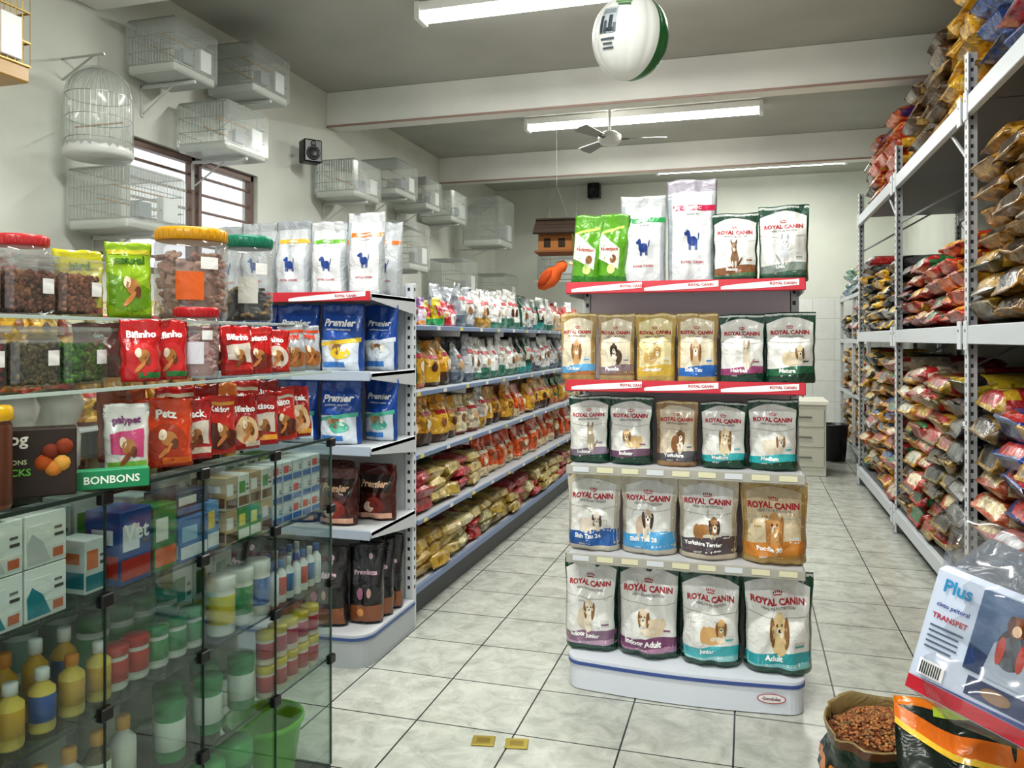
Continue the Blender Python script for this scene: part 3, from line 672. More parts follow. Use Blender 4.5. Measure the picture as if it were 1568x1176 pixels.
def pillow(b, x, y, z, L, W, Tt, col, col2, M=None, mat='foilprint', rz=0, seed=0, na=14, rx=0):
    V = []; F = []; K = []; MM = T(x, y, z, rz, rx)
    if M is not None: MM = M @ MM
    nx = len(TS)-1; dr = R.uniform(-.25, .35)*Tt; cs = C(col); seam = (min(1, cs[0]*1.25), min(1, cs[1]*1.25), min(1, cs[2]*1.25), 1)
    for j, (t, th) in enumerate(zip(TS, TH)):
        wd = 1-.06*(1-th)
        for i in range(na):
            a = 2*PI*(i+.5)/na; c, s = math.cos(a), math.sin(a)
            cy = math.copysign(abs(c)**.55, c)*W/2*wd; cz = math.copysign(abs(s)**.7, s)*Tt/2*th
            n1 = noise.noise(Vector((t*2.2+seed, c*2, s*2+seed)))*.022+noise.noise(Vector((t*6+seed, c*5, s*4+seed)))*.010
            V.append((t*L/2+n1*.4, cy+n1, cz+n1*.9-dr*sm((abs(t)-.9)/.1)))
    for j in range(nx):
        for i in range(na):
            F.append((j*na+i, (j+1)*na+i, (j+1)*na+(i+1) % na, j*na+(i+1) % na))
            cc = col
            if j in (1, 2) and i in (2, 3, 4): cc = col2
            if j in (3, 4, 5, 6) and (i in (0, 1, na-1, na//2, na//2-1) or (j in (4, 5) and 2 <= i <= 5)): cc = col2
            if j in (0, 11): cc = seam
            K.append(C(cc))
    F.append(tuple(range(na))); K.append(C(col)); F.append(tuple(reversed(range(nx*na, (nx+1)*na)))); K.append(C(col))
    b.add(V, F, K, mat, True, MM)
def smallpile(name, y0, y1, z, ztop, cols, x=-1.86, L=.30, W=.22, Tt=.075):
    b = Bld(); y = y0+W/2
    while y < y1-W/2:
        zz = z+Tt/2; cc = R.choice(cols)
        while zz+Tt/2 < ztop:
            if R.random() < .3: cc = R.choice(cols)
            pillow(b, x+R.uniform(-.03, .03), y+R.uniform(-.015, .015), zz, L, W*.98, Tt*1.1, jit(cc[0]), jit(cc[1]), rz=R.uniform(-.15, .15), seed=R.random()*50, na=10)
            zz += Tt*.9
        y += W
    b.obj(name)
cr = [('#b8963c', '#a01c26'), ('#a81e26', '#d8b850'), ('#c4ae68', '#943028'), ('#b02a32', '#dcd4be'), ('#a89040', '#4a7a3a')]
smallpile('pet_food_bags_pile', 3.95, 5.1, .56, .83, cr)
rowbags('pet_food_bags_row', ['orange', 'orange', ('orange', 'gold'), 'orange', 'red'], -1.81, .547, 5.12, 9.1)
smallpile('pet_food_bags_pile', 3.95, 9.1, .195, .47, cr+[('#c8c090', '#a81c24'), ('#b81c24', '#d0c8b0')], x=-1.85)

# ------------------------------------------------------------------ RIGHT RACK
RX = 1.1; RD = .95
b = Bld(); ys = (2.58, 4.68, 6.77, 8.9)
for y in ys:
    for x in (RX+.025, RX+RD-.03):
        span(b, x-.025, x+.025, y-.004, y+.004, 0, 3.0, '#bcc0c4', bev=.001); span(b, x-.027, x-.021, y-.035, y+.035, 0, 3.0, '#c6cace', bev=.001)
        rbox(b, x, y, .004, .1, .1, .008, '#8a9094')
        z = .15
        while z < 2.95: span(b, x-.029, x-.0265, y-.006, y+.006, z, z+.02, '#2f3336', bev=.0004); span(b, x-.006, x+.006, y-.0055, y-.0035, z, z+.02, '#2f3336', bev=.0004); z += .05
    for z in (.3, 1.0, 1.7, 2.4): tube(b, (RX+.03, y, z), (RX+RD-.04, y, z+.5), .01, '#b4b8bb', 'paint', 6)
for z in (.2, 1.575, 2.76):
    for y0, y1 in zip(ys, ys[1:]):
        for x in (RX+.0, RX+RD-.03):
            span(b, x-.018, x+.018, y0+.036, y1-.036, z-.1, z-.005, '#c2c7cc')
            for yy, s in ((y0, 1), (y1, -1)): span(b, x-.024, x-.016, yy+s*.03, yy+s*.1, z-.13, z+.02, '#ccd0d4', bev=.001); tube(b, (x-.026, yy+s*.07, z-.03), (x-.016, yy+s*.07, z-.03), .008, '#555555')
        span(b, RX+.02, RX+RD-.05, y0+.01, y1-.01, z-.006, z, '#6d7175', bev=.001)
for y0, y1 in ((4.68, 6.77), (6.77, 8.9)):
    tube(b, (RX+RD-.02, y0, 1.7), (RX+RD-.02, y1, 2.65), .008, '#b4b8bb', 'paint'); tube(b, (RX+.02, y0+.05, 2.45), (RX+.02, y0+.4, 2.66), .01, '#b4b8bb', 'paint')
b.obj('storage_rack')
PAL = {'gold': [('#94691c', '#1c140c'), ('#86601c', '#c89a30'), ('#a87a22', '#2a1a0e'), ('#6a4e1a', '#c89c34'), ('#5a4a20', '#b08a30')], 'olive': [('#63582e', '#1a1a16'), ('#746634', '#a02820')], 'red': [('#9c2428', '#c8b8a0'), ('#a82c28', '#2a6a40'), ('#b0402c', '#d0a838'), ('#a03020', '#e0d0b0')],
 'black': [('#1c1b1c', '#5a5a5a'), ('#232224', '#c8b030'), ('#161616', '#8a2420')], 'yb': [('#c89a1c', '#1a1a1a'), ('#28262a', '#d8b01c'), ('#b4b4b0', '#1a1a22'), ('#d0a418', '#2a2a2a')], 'blue': [('#1c4488', '#d8d8e0'), ('#1c5a98', '#d8b83a'), ('#b83038', '#d8d8e0'), ('#203878', '#b82828')],
 'yellow': [('#c4921e', '#2a5690'), ('#cca42a', '#9c2a24'), ('#b08034', '#3a2a1a'), ('#b8862a', '#8a2820')], 'mix': [('#a88828', '#982428'), ('#a8a8a0', '#982428'), ('#2c5a3c', '#c8b038'), ('#a04c24', '#d4c498'), ('#8f7230', '#2a1c12'), ('#ac382c', '#d8d8c8'), ('#2a2a28', '#b8983c'), ('#b88a20', '#c8c8b8'), ('#5a4a2a', '#c8a040')],
 'orange': [('#c05c1e', '#4a2468'), ('#b04226', '#d8aa38'), ('#c04018', '#e0b040')], 'brown': [('#4a341e', '#a88444'), ('#5a4022', '#c4a460'), ('#38281a', '#8a6c38')], 'white': [('#bcbcbc', '#2a5690'), ('#a8acb0', '#a82c2c')], 'teal': [('#268484', '#c8c038'), ('#326298', '#c8c8c8')], 'ylw': [('#d0a020', '#a8781c'), ('#c89a20', '#e0c860')]}
def stack(name, y0, y1, z0, z1, pal, Tt=.14, W=.42, L=.8, xf=RX+.0, same=.75):
    b = Bld(); n = max(1, round((y1-y0)/W)); W = (y1-y0)/n
    for i in range(n):
        zz = z0+Tt/2+.006; p = pal[i*len(pal)//n]; cc = R.choice(PAL[p]); top = z1-R.uniform(0, .12)
        while zz+Tt/2 < top:
            if R.random() > same: cc = R.choice(PAL[p])
            t2 = Tt*R.uniform(.92, 1.12)
            pillow(b, xf+L/2+.02+R.uniform(-.045, .035), y0+W*(i+.5)+R.uniform(-.02, .02), zz, L, W*1.0, t2*1.06, jit(cc[0], .22), jit(cc[1], .1), rz=R.uniform(-.06, .06), seed=R.random()*80, rx=R.uniform(-.05, .05))
            zz += t2*.93
    b.obj(name)
SK = 'stacked_feed_sacks'
stack(SK, 2.66, 4.62, .205, 1.38, ['mix', 'orange', 'yellow', 'blue', 'mix'], same=.4)
stack(SK, 4.76, 6.70, .205, 1.42, ['black', 'mix', 'olive', 'red', 'mix'], same=.55, Tt=.125)
stack(SK, 6.84, 8.84, .205, 1.44, ['red', 'yellow', 'yellow', 'mix', 'mix'], same=.45, Tt=.12)
stack(SK, 2.66, 4.62, 1.58, 2.62, ['gold'], Tt=.125, W=.42)
stack(SK, 4.76, 6.70, 1.58, 2.16, ['orange', 'red', 'red', 'red', 'black'], Tt=.10, W=.34, same=.5)
stack(SK, 6.84, 8.84, 1.58, 2.26, ['black', 'yb', 'yb', 'yb', 'black', 'yb'], Tt=.095, W=.32, same=.4)
stack(SK, 3.3, 4.6, 2.765, 3.66, ['blue', 'blue', 'blue'], Tt=.12, same=.4)
stack(SK, 4.62, 5.3, 2.765, 3.54, ['ylw', 'ylw'], Tt=.12, W=.36)
stack(SK, 5.32, 6.5, 2.765, 3.5, ['brown', 'brown', 'brown'], Tt=.115)
stack(SK, 6.9, 8.6, 2.765, 3.42, ['orange', 'orange', 'brown'], Tt=.12, same=.5)
b = Bld(); X2 = 1.22
for y in (9.25, 10.5, 11.8):
    for x in (X2+.02, X2+.7): span(b, x-.02, x+.02, y-.02, y+.02, 0, 2.1, '#bcc0c4')
for z in (.2, .85, 1.5, 2.05):
    span(b, X2, X2+.72, 9.25, 11.8, z-.012, z, '#a4a8ab'); span(b, X2-.006, X2+.012, 9.25, 11.8, z-.05, z, '#c0c4c8')
b.obj('storage_rack')
for z0, z1, p in ((.2, .78, ['mix', 'yellow', 'mix']), (.85, 1.44, ['yellow', 'mix', 'gold']), (1.5, 1.98, ['yb', 'mix', 'black']), (2.05, 2.45, ['white', 'teal'])):
    stack(SK, 9.3, 11.75, z0, z1, p, Tt=.11, L=.62, xf=X2-.0, same=.5)

b = Bld(); span(b, .35, .82, 9.3, 10.0, 0, .78, '#c8c8bc'); span(b, .32, .85, 9.27, 10.03, .78, .82, '#dcdcd0')
for z in (.1, .32, .54): span(b, .37, .8, 9.285, 9.3, z, z+.19, '#bfbfb2'); span(b, .5, .67, 9.27, 9.285, z+.1, z+.115, '#8a8a86', 'metal')
b.obj('drawer_cabinet')
b = Bld(); lathe(b, [(.13, 0), (.14, .02), (.17, .42), (.18, .43), (.18, .45), (.165, .45), (.14, .05), (.01, .04)], '#1d1e20', 'plastic', 20); b.obj('waste_bin', M=T(1.02, 10.6, .001))

# ------------------------------------------------------------------ GLASS CABINET
CX, CXB, CY0, CY1 = -1.354, -1.80, .78, 2.415
b = Bld(); g = 'glass'
divs = [CY1-.33*k for k in range(5)]+[CY0]
for y0, y1 in zip(divs[1:], divs): span(b, CX-.005, CX, y0+.0025, y1-.0025, .06, 1.16, '#ffffff', g, .0008)
for y in (CY0+.003, CY1-.003): span(b, CXB, CX-.006, y-.003, y+.003, .06, 1.16, '#ffffff', g, .0008)
span(b, CXB, CXB+.005, CY0, CY1, .06, 1.16, '#ffffff', 'smokeglass', .0008)
lv = (.93, .68, .42)
for z in lv: span(b, CXB+.01, CX-.012, CY0+.01, CY1-.01, z-.007, z, '#ffffff', g, .0008); span(b, CX-.0125, CX-.0105, CY0+.01, CY1-.01, z-.007, z, '#1c302c', 'plastic', .0003)
span(b, CXB, CX+.004, CY0, CY1, 1.161, 1.17, '#ffffff', g, .0008); span(b, CX+.0035, CX+.0055, CY0, CY1, 1.161, 1.17, '#20332f', 'plastic', .0003)
for y in divs: span(b, CX-.0055, CX+.0006, y-.0016, y+.0016, .06, 1.16, '#1c2b28', 'plastic', .0003)
span(b, CX-.006, CX+.001, CY1-.0025, CY1+.0015, .06, 1.16, '#4a625a', 'plastic', .0003)
span(b, CXB, CX, CY0, CY1, .0, .06, '#3a3d3e')
for y in divs:
    for z in lv+(1.155,): rbox(b, CX-.002, y, z-.004, .02, .034, .03, '#111213', 'plastic', .003)
for z, x0, x1 in ((1.392, -1.76, -1.36), (1.552, -1.78, -1.48)):
    span(b, x0, x1, CY0, CY1+.01, z-.007, z, '#ffffff', g, .0008); span(b, x1, x1+.0015, CY0, CY1+.01, z-.0075, z+.0005, '#b8c8c2', 'plastic', .0003)
for y in (CY0+.01, 1.05, 1.66, 2.4):
    span(b, -1.78, -1.5, y-.003, y+.003, 1.17, 1.545, '#ffffff', g, .0008)
b.obj('glass_display_cabinet')

def box_item(b, x, y, z, sx, sy, sz, c1, c2, c3, rz=0, txt=None, tcol='#ffffff', mat='paint'):
    M = T(x, y, z+.001, rz); rbox(b, 0, 0, sz/2, sx, sy, sz, c1, mat, .0015, M)
    e = sx/2+.0008
    span(b, e-.001, e, -sy*.46, sy*.46, sz*.06, sz*.34, c2, 'ink', .0001, M); span(b, e-.001, e+.0002, -sy*.42, sy*.1, sz*.45, sz*.8, c3, 'ink', .0001, M)
    span(b, e-.001, e+.0002, sy*.2, sy*.42, sz*.5, sz*.56, '#555555', 'ink', .0001, M); span(b, e-.001, e+.0002, sy*.2, sy*.38, sz*.64, sz*.69, '#777777', 'ink', .0001, M)
    f = sy/2+.0008; span(b, -sx*.45, sx*.45, -f, -f+.001, sz*.1, sz*.4, c2, 'ink', .0001, M); span(b, -sx*.3, sx*.3, -f, -f+.001, sz*.55, sz*.75, c3, 'ink', .0001, M)
    if txt: text_flat(b, txt, sy*.8, tcol, M @ T(e+.001, 0, sz*.7, HP), sz*.25)
def bottle(b, x, y, z, r, h, body, cap, label):
    M = T(x, y, z+.001)
    lathe(b, [(r*.92, 0), (r, .006), (r, h*.18), (r*1.01, h*.181), (r*1.01, h*.6), (r, h*.601), (r*.98, h*.68), (r*.45, h*.78), (r*.45, h*.82), (r*.55, h*.82), (r*.55, h*.98), (r*.45, h)], body, 'plastic', 14, M,
          cols=[body, body, body, label, label, body, body, body, cap, cap, cap])
def tub(b, x, y, z, r, h, body, cap, label):
    lathe(b, [(r*.92, 0), (r, .006), (r, h*.2), (r*1.01, h*.201), (r*1.01, h*.68), (r, h*.69), (r*.97, h*.78), (r*1.04, h*.79), (r*1.04, h*.97), (r*.98, h)], body, 'plastic', 16, T(x, y, z+.001),
          cols=[body, body, body, label, label, body, body, cap, cap])
b = Bld()
for k in range(4):
    for j in range(2):
        box_item(b, -1.43, .98+k*.105, .93+j*.108, .1, .1, .106, '#eceeeb', '#e2e4e0', '#eceeeb')
        M = T(-1.43, .98+k*.105, .93+j*.108)
        b.add([(.0514, -.045, .008), (.0514, .01, .008), (.0514, -.01, .05), (.0514, -.035, .07), (.0514, -.047, .05)], [(0, 1, 2, 3, 4)], '#2a8a9a' if not j else '#c4c8c8', 'ink', False, M)
        b.add([(-.04, -.0514, .01), (.03, -.0514, .01), (.01, -.0514, .06), (-.02, -.0514, .075)], [(0, 1, 2, 3)], '#8a9498' if j else '#2a8a9a', 'ink', False, M)
        b.add([(.01, -.0516, .02), (.03, -.0516, .02), (.03, -.0516, .04), (.01, -.0516, .04)], [(0, 1, 2, 3)], '#d0603a', 'ink', False, M)
        b.add([(.0518, .015, .012), (.0518, .04, .012), (.0518, .04, .03), (.0518, .015, .03)], [(0, 1, 2, 3)], '#c87050', 'ink', False, M)
box_item(b, -1.45, 1.455, .93, .08, .06, .12, '#dfe4e2', '#3a8a9a', '#e07a3a')
box_item(b, -1.43, 1.545, .93, .1, .1, .17, '#1f4f94', '#c0392b', '#e8e8f0', txt='Vet', tcol='#ffffff'); box_item(b, -1.43, 1.65, .93, .09, .08, .16, '#2f8a4a', '#e0682a', '#e8e8e0')
box_item(b, -1.43, 1.75, .93, .1, .11, .11, '#3a78b8', '#e8eef4', '#9cc4e0'); box_item(b, -1.45, 1.77, 1.042, .1, .13, .06, '#1f3f6a', '#5a8ac0', '#e0e0e0'); box_item(b, -1.43, 1.84, .93, .08, .05, .13, '#5a9ad0', '#ffffff', '#f0d060')
cs = [('#4a9a4a', '#e8e8e0', '#f0e060'), ('#e4e6e2', '#7a5a34', '#4a9a4a'), ('#b8a27a', '#5a3a24', '#e0e0e0'), ('#cfd8dc', '#3a6ab0', '#e8e8e8'), ('#dfe4e8', '#2f6fbb', '#e04030'), ('#f0f0ec', '#6aa84a', '#3a3a3a')]
y = 1.9
while y < 2.37:
    for j in range(3 if y > 2.08 else 2):
        c = cs[R.randrange(3)] if y < 2.1 else cs[3+R.randrange(2)]; hh = .062 if y > 2.08 else .092
        box_item(b, -1.42, y, .93+j*(hh+.001), .09, .052, hh, *c); box_item(b, -1.58, y, .93+j*(hh+.001), .09, .052, hh, *cs[R.randrange(6)])
    y += .056
for k in range(9): box_item(b, -1.62, 1.0+k*.1, .93, .1, .09, R.uniform(.1, .2), *cs[R.randrange(6)])
b.obj('boxed_pet_products')
b = Bld()
for k in range(9): bottle(b, -1.42-.06*(k % 2), 1.17+k*.038, .68, .026, .17 if k % 2 else .13, '#d8a818' if k % 2 else '#e0c860', '#e8e8e8' if k % 3 else '#d88a20', '#2f5aa0' if k % 3 == 1 else '#c8a030')
for k in range(5): tub(b, -1.43, 1.53+k*.068, .68, .031, .1, '#e4e6e0', '#2a8a4a' if k > 1 else '#c03030', '#c83a2a' if k < 2 else '#4a9a5a')
for k in range(4): tub(b, -1.52, 1.56+k*.08, .68, .036, .15, '#dfe6e0', '#2a7a4a', '#5aa870')
for k in range(3): tub(b, -1.41, 1.9+k*.085, .68, .038, .16, '#f0efe8', '#e8e8e4', ['#e8d040', '#5aa06a', '#3a7ac0'][k])
for k in range(3): box_item(b, -1.55, 1.88+k*.09, .68, .06, .08, .19, '#eeeee6', '#d8c040', '#5a8a4a')
for k in range(14): bottle(b, -1.40-.075*(k % 2), 2.14+(k//2)*.042, .68, .017, .13, '#eef0f0', ['#2a5aa8', '#e0e0e0', '#3a7ac0'][k % 3], ['#dfe6ea', '#4a7ab0', '#d04a3a'][k % 3])
for k in range(10): tub(b, -1.68, .9+k*.12, .68, .04, .15, '#cfd6d0', '#3a7a5a', '#8aa89a')
b.obj('supplement_bottles')
b = Bld()
for k in range(5):
    for j in range(2): tub(b, -1.40, 2.10+k*.063, .42+j*.1, .029, .095, '#e8d8c0', '#d8c030', '#b8282e')
for k in range(5): tub(b, -1.43-.07*(k % 2), 1.72+k*.075, .42, .038, .15, '#3a9a5a', '#2a8a4a', '#e0e8e0')
for k in range(7): bottle(b, -1.45, 1.1+k*.08, .42, .03, .17, '#6a5a3a' if k % 2 else '#dcdcd6', '#e0a030', '#d8d8cc')
for k in range(8): tub(b, -1.62, 1.0+k*.17, .42, .05, .18, '#9aa8a0', '#4a5a55', '#b8b8a8')
b.obj('supplement_tubs')
b = Bld(); lathe(b, [(.085, 0), (.09, .01), (.12, .2), (.128, .205), (.128, .22), (.118, .22), (.09, .02), (.01, .015)], '#5fc41c', 'plastic', 24, T(-1.5, 2.24, .062)); b.obj('plastic_bucket')
b = Bld()
for k in range(4): tub(b, -1.46, 1.3+k*.14, .061, .05, .2, ['#b8bcb8', '#3a8a4a', '#d8d8d0', '#2a9a4a'][k], '#e8e8e8', '#8ac08a')
for k in range(2): tub(b, -1.45, 1.88+k*.13, .061, .055, .26, '#2f8a48', '#48b05a', '#cfe0cc')
b.obj('supplement_canisters')

ZT = 1.171
b = Bld()
for (x, y) in ((-1.58, 1.25), (-1.59, 1.385), (-1.60, 1.52)):
    M = T(x, y, ZT+.005)
    lathe(b, [(.045, 0), (.058, .02), (.06, .09), (.05, .12), (.062, .145), (.068, .17), (.058, .195), (.02, .205)], '#ecebe6', 'plastic', 18, M)
b.obj('white_ceramic_jars')
b = Bld(); M = T(-1.44, 1.315, ZT, .80)
rbox(b, 0, 0, .0725, .165, .06, .142, '#33221b', 'paint', .003, M) ; F_ = M @ T(0, -.0315, 0)
text_flat(b, 'Poog', .07, '#f2ece0', F_ @ T(-.04, -.001, .120)); text_flat(b, 'SNACKS', .075, '#6fc04a', F_ @ T(-.038, -.001, .055)); text_flat(b, 'BONBONS', .065, '#cfd8b0', F_ @ T(-.04, -.001, .076))
for q, c in (((.035, .095), '#7a3018'), ((.055, .07), '#d8a04a'), ((.022, .073), '#b8581e'), ((.06, .105), '#8a3a1c'), ((.04, .06), '#d88a3a')):
    lathe(b, [(.004, 0), (.015, .003), (.017, .006), (.004, .009)], c, 'matte', 10, F_ @ T(q[0], .004, q[1], 0, HP))
b.obj('pet_snack_box')
b = Bld(); M = T(-1.365, 1.425, ZT, .80)
rbox(b, 0, 0, .022, .19, .035, .042, '#1f8a5a', 'paint', .002, M); text_flat(b, 'BONBONS', .11, '#eef4ea', M @ T(.02, -.019, .022)); span(b, -.094, -.06, -.019, -.0175, .004, .038, '#eef0ea', 'ink', .0002, M)
b.obj('snack_display_tray')
b = Bld(); lathe(b, [(.03, 0), (.034, .01), (.034, .16), (.03, .17), (.036, .172), (.036, .195), (.03, .2)], '#6a4028', 'plastic', 18, cols=['#7a5038', '#5a3422', '#6a4028', '#6a4028', '#e0b020', '#e0b020']); b.obj('snack_jar', M=T(-1.40, 1.19, ZT))

def tpouch(name, x, y, z, w, h, base, panel, band, txt, tcol='#ffffff', rz=.95, pet='#b07a44', lean=-.08, style=0):
    b = Bld(); S = pouch(b, w, h, w*.42, lambda u, v, fr: base, 14, 18, R.random()*60)
    if style == 0:
        strip(b, S, -.75, .75, lambda u: .28-.05*u, lambda u: .62+.04*u, panel, .0012); strip(b, S, -.9, .9, .1, .2, band, .0014)
    elif style == 1:
        strip(b, S, -.95, .95, lambda u: .08+.1*u*u, lambda u: .48-.12*u, panel, .0012); strip(b, S, -.9, .9, .84, .9, band, .0014)
    else:
        ell(b, S, 0, .35, .8, .27, panel, .0012, n=20, rings=4); strip(b, S, -.2, .9, .05, .14, band, .0016)
    ell(b, S, .05, .4, .32, .11, pet, .0025); ell(b, S, -.2, .46, .17, .08, '#e8d8c0', .0028); ell(b, S, .28, .33, .15, .08, '#6a3a20', .0028)
    ell(b, S, -.08, .24, .3, .05, '#c8844a' if style else '#8a4a24', .003, rot=.3)
    btext(b, S, txt, 0, .76, 1.35, tcol, w, h, .0032, hmax=.13, bold=.04)
    b.obj(name, M=T(x, y, z+.004, rz) @ T(rx=lean))
TP = 'treat_pouch'
tpouch(TP, -1.42, 1.56, ZT, .1, .17, '#d8d6d2', '#c84a7a', '#7aae44', 'palypet', '#7a3a6a', .85)
tpouch(TP, -1.42, 1.695, ZT, .13, .175, '#cc4418', '#a83818', '#d86a24', 'Petz', '#f2f0e8', .85, style=2)
tpouch(TP, -1.60, 1.74, ZT, .12, .19, '#a8441c', '#a83318', '#d8702a', 'Petz', '#f2f0e8', .85, style=2)
wd = ['Snack', 'Keldog', 'Bifinho', 'Petisco', 'Palito', 'Bistek']
for k in range(6):
    tpouch(TP, -1.43+R.uniform(-.012, .008), 1.82+k*.104, ZT, .105, R.uniform(.15, .18), ['#b81c20', '#c83028', '#a8181c'][k % 3], ['#d8ccc0', '#5a2418', '#d8b890'][k % 3], ['#d8c8b8', '#e0a040'][k % 2], wd[k], '#ffffff', 1.0+R.uniform(-.2, .2), lean=R.uniform(-.2, -.05), style=k % 3)
for k in range(5): tpouch(TP, -1.55, 1.89+k*.105, ZT, .11, .19, ['#b8221f', '#8a1818', '#c87038'][k % 3], '#901616', '#d8c8b0', wd[k], '#ffffff', 1.0+R.uniform(-.2, .2), style=(k+1) % 3)
for k in range(2): tpouch(TP, -1.41, 1.595+k*.095, 1.393, .095, .15, '#b81c20', '#c83030', '#2a7a3a', 'Bifinho', '#ffffff', .9, style=2)
for k in range(3): tpouch(TP, -1.40, 1.96+k*.095, 1.393, .10, R.uniform(.13, .145), '#b81c1d', '#7a2018' if k % 2 else '#d8ccc0', '#c8302a', wd[k+2], '#ffffff', 1.05+R.uniform(-.15, .15), style=k % 3)
for k in range(2): tpouch(TP, -1.40, 2.25+k*.095, 1.393, .098, .15, '#a9acb2', '#a06838', '#d8502a', 'mini', '#d04020', 1.1, style=1)
for k in range(5): tpouch(TP, -1.66, 1.72+k*.13, 1.393, .12, .145, '#8a1c1c', '#6a1a16', '#b8a898', 'dog', '#ffffff', 1.1, style=1)
tpouch(TP, -1.62, 1.79, 1.553, .12, .21, '#90b422', '#6a981a', '#c8c03a', 'natural', '#3a6a1a', 1.0, style=1)
tpouch(TP, -1.69, 1.69, 1.553, .12, .18, '#c4be24', '#6a981a', '#c8302a', 'bird', '#3a6a1a', 1.0, style=2)
for k in range(3): tpouch(TP, -1.72, 1.0+k*.15, 1.553, .14, .19, '#c8622a', '#8a2018', '#b8302a', 'Dog', '#f0e0c0', .9)

def jar(name, x, y, z, r, h, lid, content, fill=.8, label=None):
    b = Bld()
    lathe(b, [(r*.9, 0), (r, .012), (r, h*.15), (r*.97, h*.2), (r, h*.25), (r, h*.62), (r*.97, h*.66), (r, h*.7), (r, h*.84), (r*.82, h*.89)], '#ffffff', 'clearplastic', 28, caps=False)
    lathe(b, [(r*.95, h*.865), (r*.98, h*.87), (r*.98, h*.985), (r*.92, h), (.01, h)], lid, 'plastic', 28)
    for k in range(28): rbox(b, r*.985, 0, h*.93, .003, .004, h*.09, lid, 'plastic', .001, T(rz=2*PI*k/28))
    n = int(260*fill)
    for k in range(n):
        a = R.random()*2*PI; q = r*.84*math.sqrt(R.uniform(.5, 1)); zz = .015+R.random()*h*.78*fill
        M = T(q*math.cos(a), q*math.sin(a), zz, R.random()*6, R.uniform(-1, 1), R.uniform(-.6, .6)); c = R.choice(content)
        rbox(b, 0, 0, 0, r*.32, r*.16, r*.12, jit(c, .2), 'matte', .003, M)
    lathe(b, [(r*.74, .01), (r*.74, h*.74*fill)], content[0], 'matte', 20)
    if label:
        for la, s in ((-.95, 1), (-.4, .7)):
            V = []; cols = label if s == 1 else '#f0f0ee'
            for i in range(9): a = la+(i/8-.5)*.75*s; V += [((r+.0015)*math.cos(a), (r+.0015)*math.sin(a), h*(.22 if s == 1 else .55)), ((r+.0015)*math.cos(a), (r+.0015)*math.sin(a), h*(.52 if s == 1 else .68))]
            b.add(V, [(2*i, 2*i+2, 2*i+3, 2*i+1) for i in range(8)], cols, 'ink', True)
    b.obj(name, M=T(x, y, z+.001))
jar('treat_jar', -1.61, 2.03, 1.553, .104, .275, '#d09a20', ['#b99280', '#c8a494', '#a87868'], .85, '#e06a2a')
jar('treat_jar', -1.62, 2.325, 1.553, .083, .29, '#1f7a60', ['#3a3c40', '#7a7c80', '#b89868'], .45, '#dcdcd4')
jar('treat_jar', -1.405, 1.79, 1.393, .056, .19, '#b8252c', ['#d0a8a8', '#e0c0bc', '#b87878'], .7, '#d8d8e0')
jar('treat_jar', -1.71, 1.53, 1.553, .062, .2, '#c03a3c', ['#c8b8a8', '#d03a3c', '#e0d8c8'], .8, '#e8e8e0')

def ccont(x, y, z, sx, sy, sz, content):
    b = Bld(); span(b, -sx/2, sx/2, -sy/2, sy/2, 0, sz*.86, '#ffffff', 'clearplastic', .012); span(b, -sx/2-.004, sx/2+.004, -sy/2-.004, sy/2+.004, sz*.86, sz, '#ffffff', 'clearplastic', .006)
    span(b, -sx/2+.016, sx/2-.016, -sy/2+.016, sy/2-.016, .006, sz*.62, content[0], 'kibble', .01)
    for k in range(420):
        u = R.uniform(-.5, .5); zz = R.uniform(.01, sz*.70); f = R.random()
        if f < .4: p = (sx/2-.012, u*(sy-.03), zz)
        elif f < .8: p = (u*(sx-.03), -sy/2+.012, zz)
        else: p = (u*(sx-.03), R.uniform(-.5, .5)*(sy-.03), sz*.66)
        rbox(b, 0, 0, 0, .009, .010, .015, jit(R.choice(content), .35), 'matte', .003, T(*p, R.random()*6, R.random()*3))
    span(b, sx/2+.0005, sx/2+.0015, sy*.15, sy*.38, sz*.35, sz*.6, '#e8e8e6', 'ink', .0002)
    b.obj('food_container', M=T(x, y, z+.001))
Y_ = [(1.10, ['#a03a34', '#7a2a28']), (1.237, ['#7a6248', '#5a4634', '#8a4a3a']), (1.374, ['#7a4630', '#5a3222', '#93604a']), (1.511, ['#7a4c34', '#93604a', '#a87050'])]
for y, c in Y_: ccont(-1.565, y, 1.553, .14, .128, .135, c)
for y, c in [(1.10, ['#5a2a26', '#43201c']), (1.237, ['#8a2a24', '#a03830']), (1.374, ['#6a6040', '#7a6a44', '#545034']), (1.511, ['#4a7a2a', '#5f9a34', '#3a5f22'])]: ccont(-1.55, y, 1.393, .14, .128, .135, c)

b = Bld()
for z in (.1, .55, 1.0, 1.45): span(b, XL+.01, XL+.4, 1.0, 8.5, z-.02, z, '#bfc2c4')
for y in (1.0, 2.5, 4.0, 5.5, 7.0, 8.5): span(b, XL+.01, XL+.04, y-.02, y+.02, 0, 1.75, '#bfc2c4')
b.obj('storage_shelving')
for z, sq in ((1.45, [('red', 'yellow'), 'cream', ('white', 'purple')]), (1.0, [('orange', 'red'), 'gold', 'yellow']), (.55, ['red', ('dgreen', 'gold')]), (.1, [('yellow', 'silver')])): rowbags('pet_product_row', sq, XL+.25, z, 1.1, 8.4, two=False)

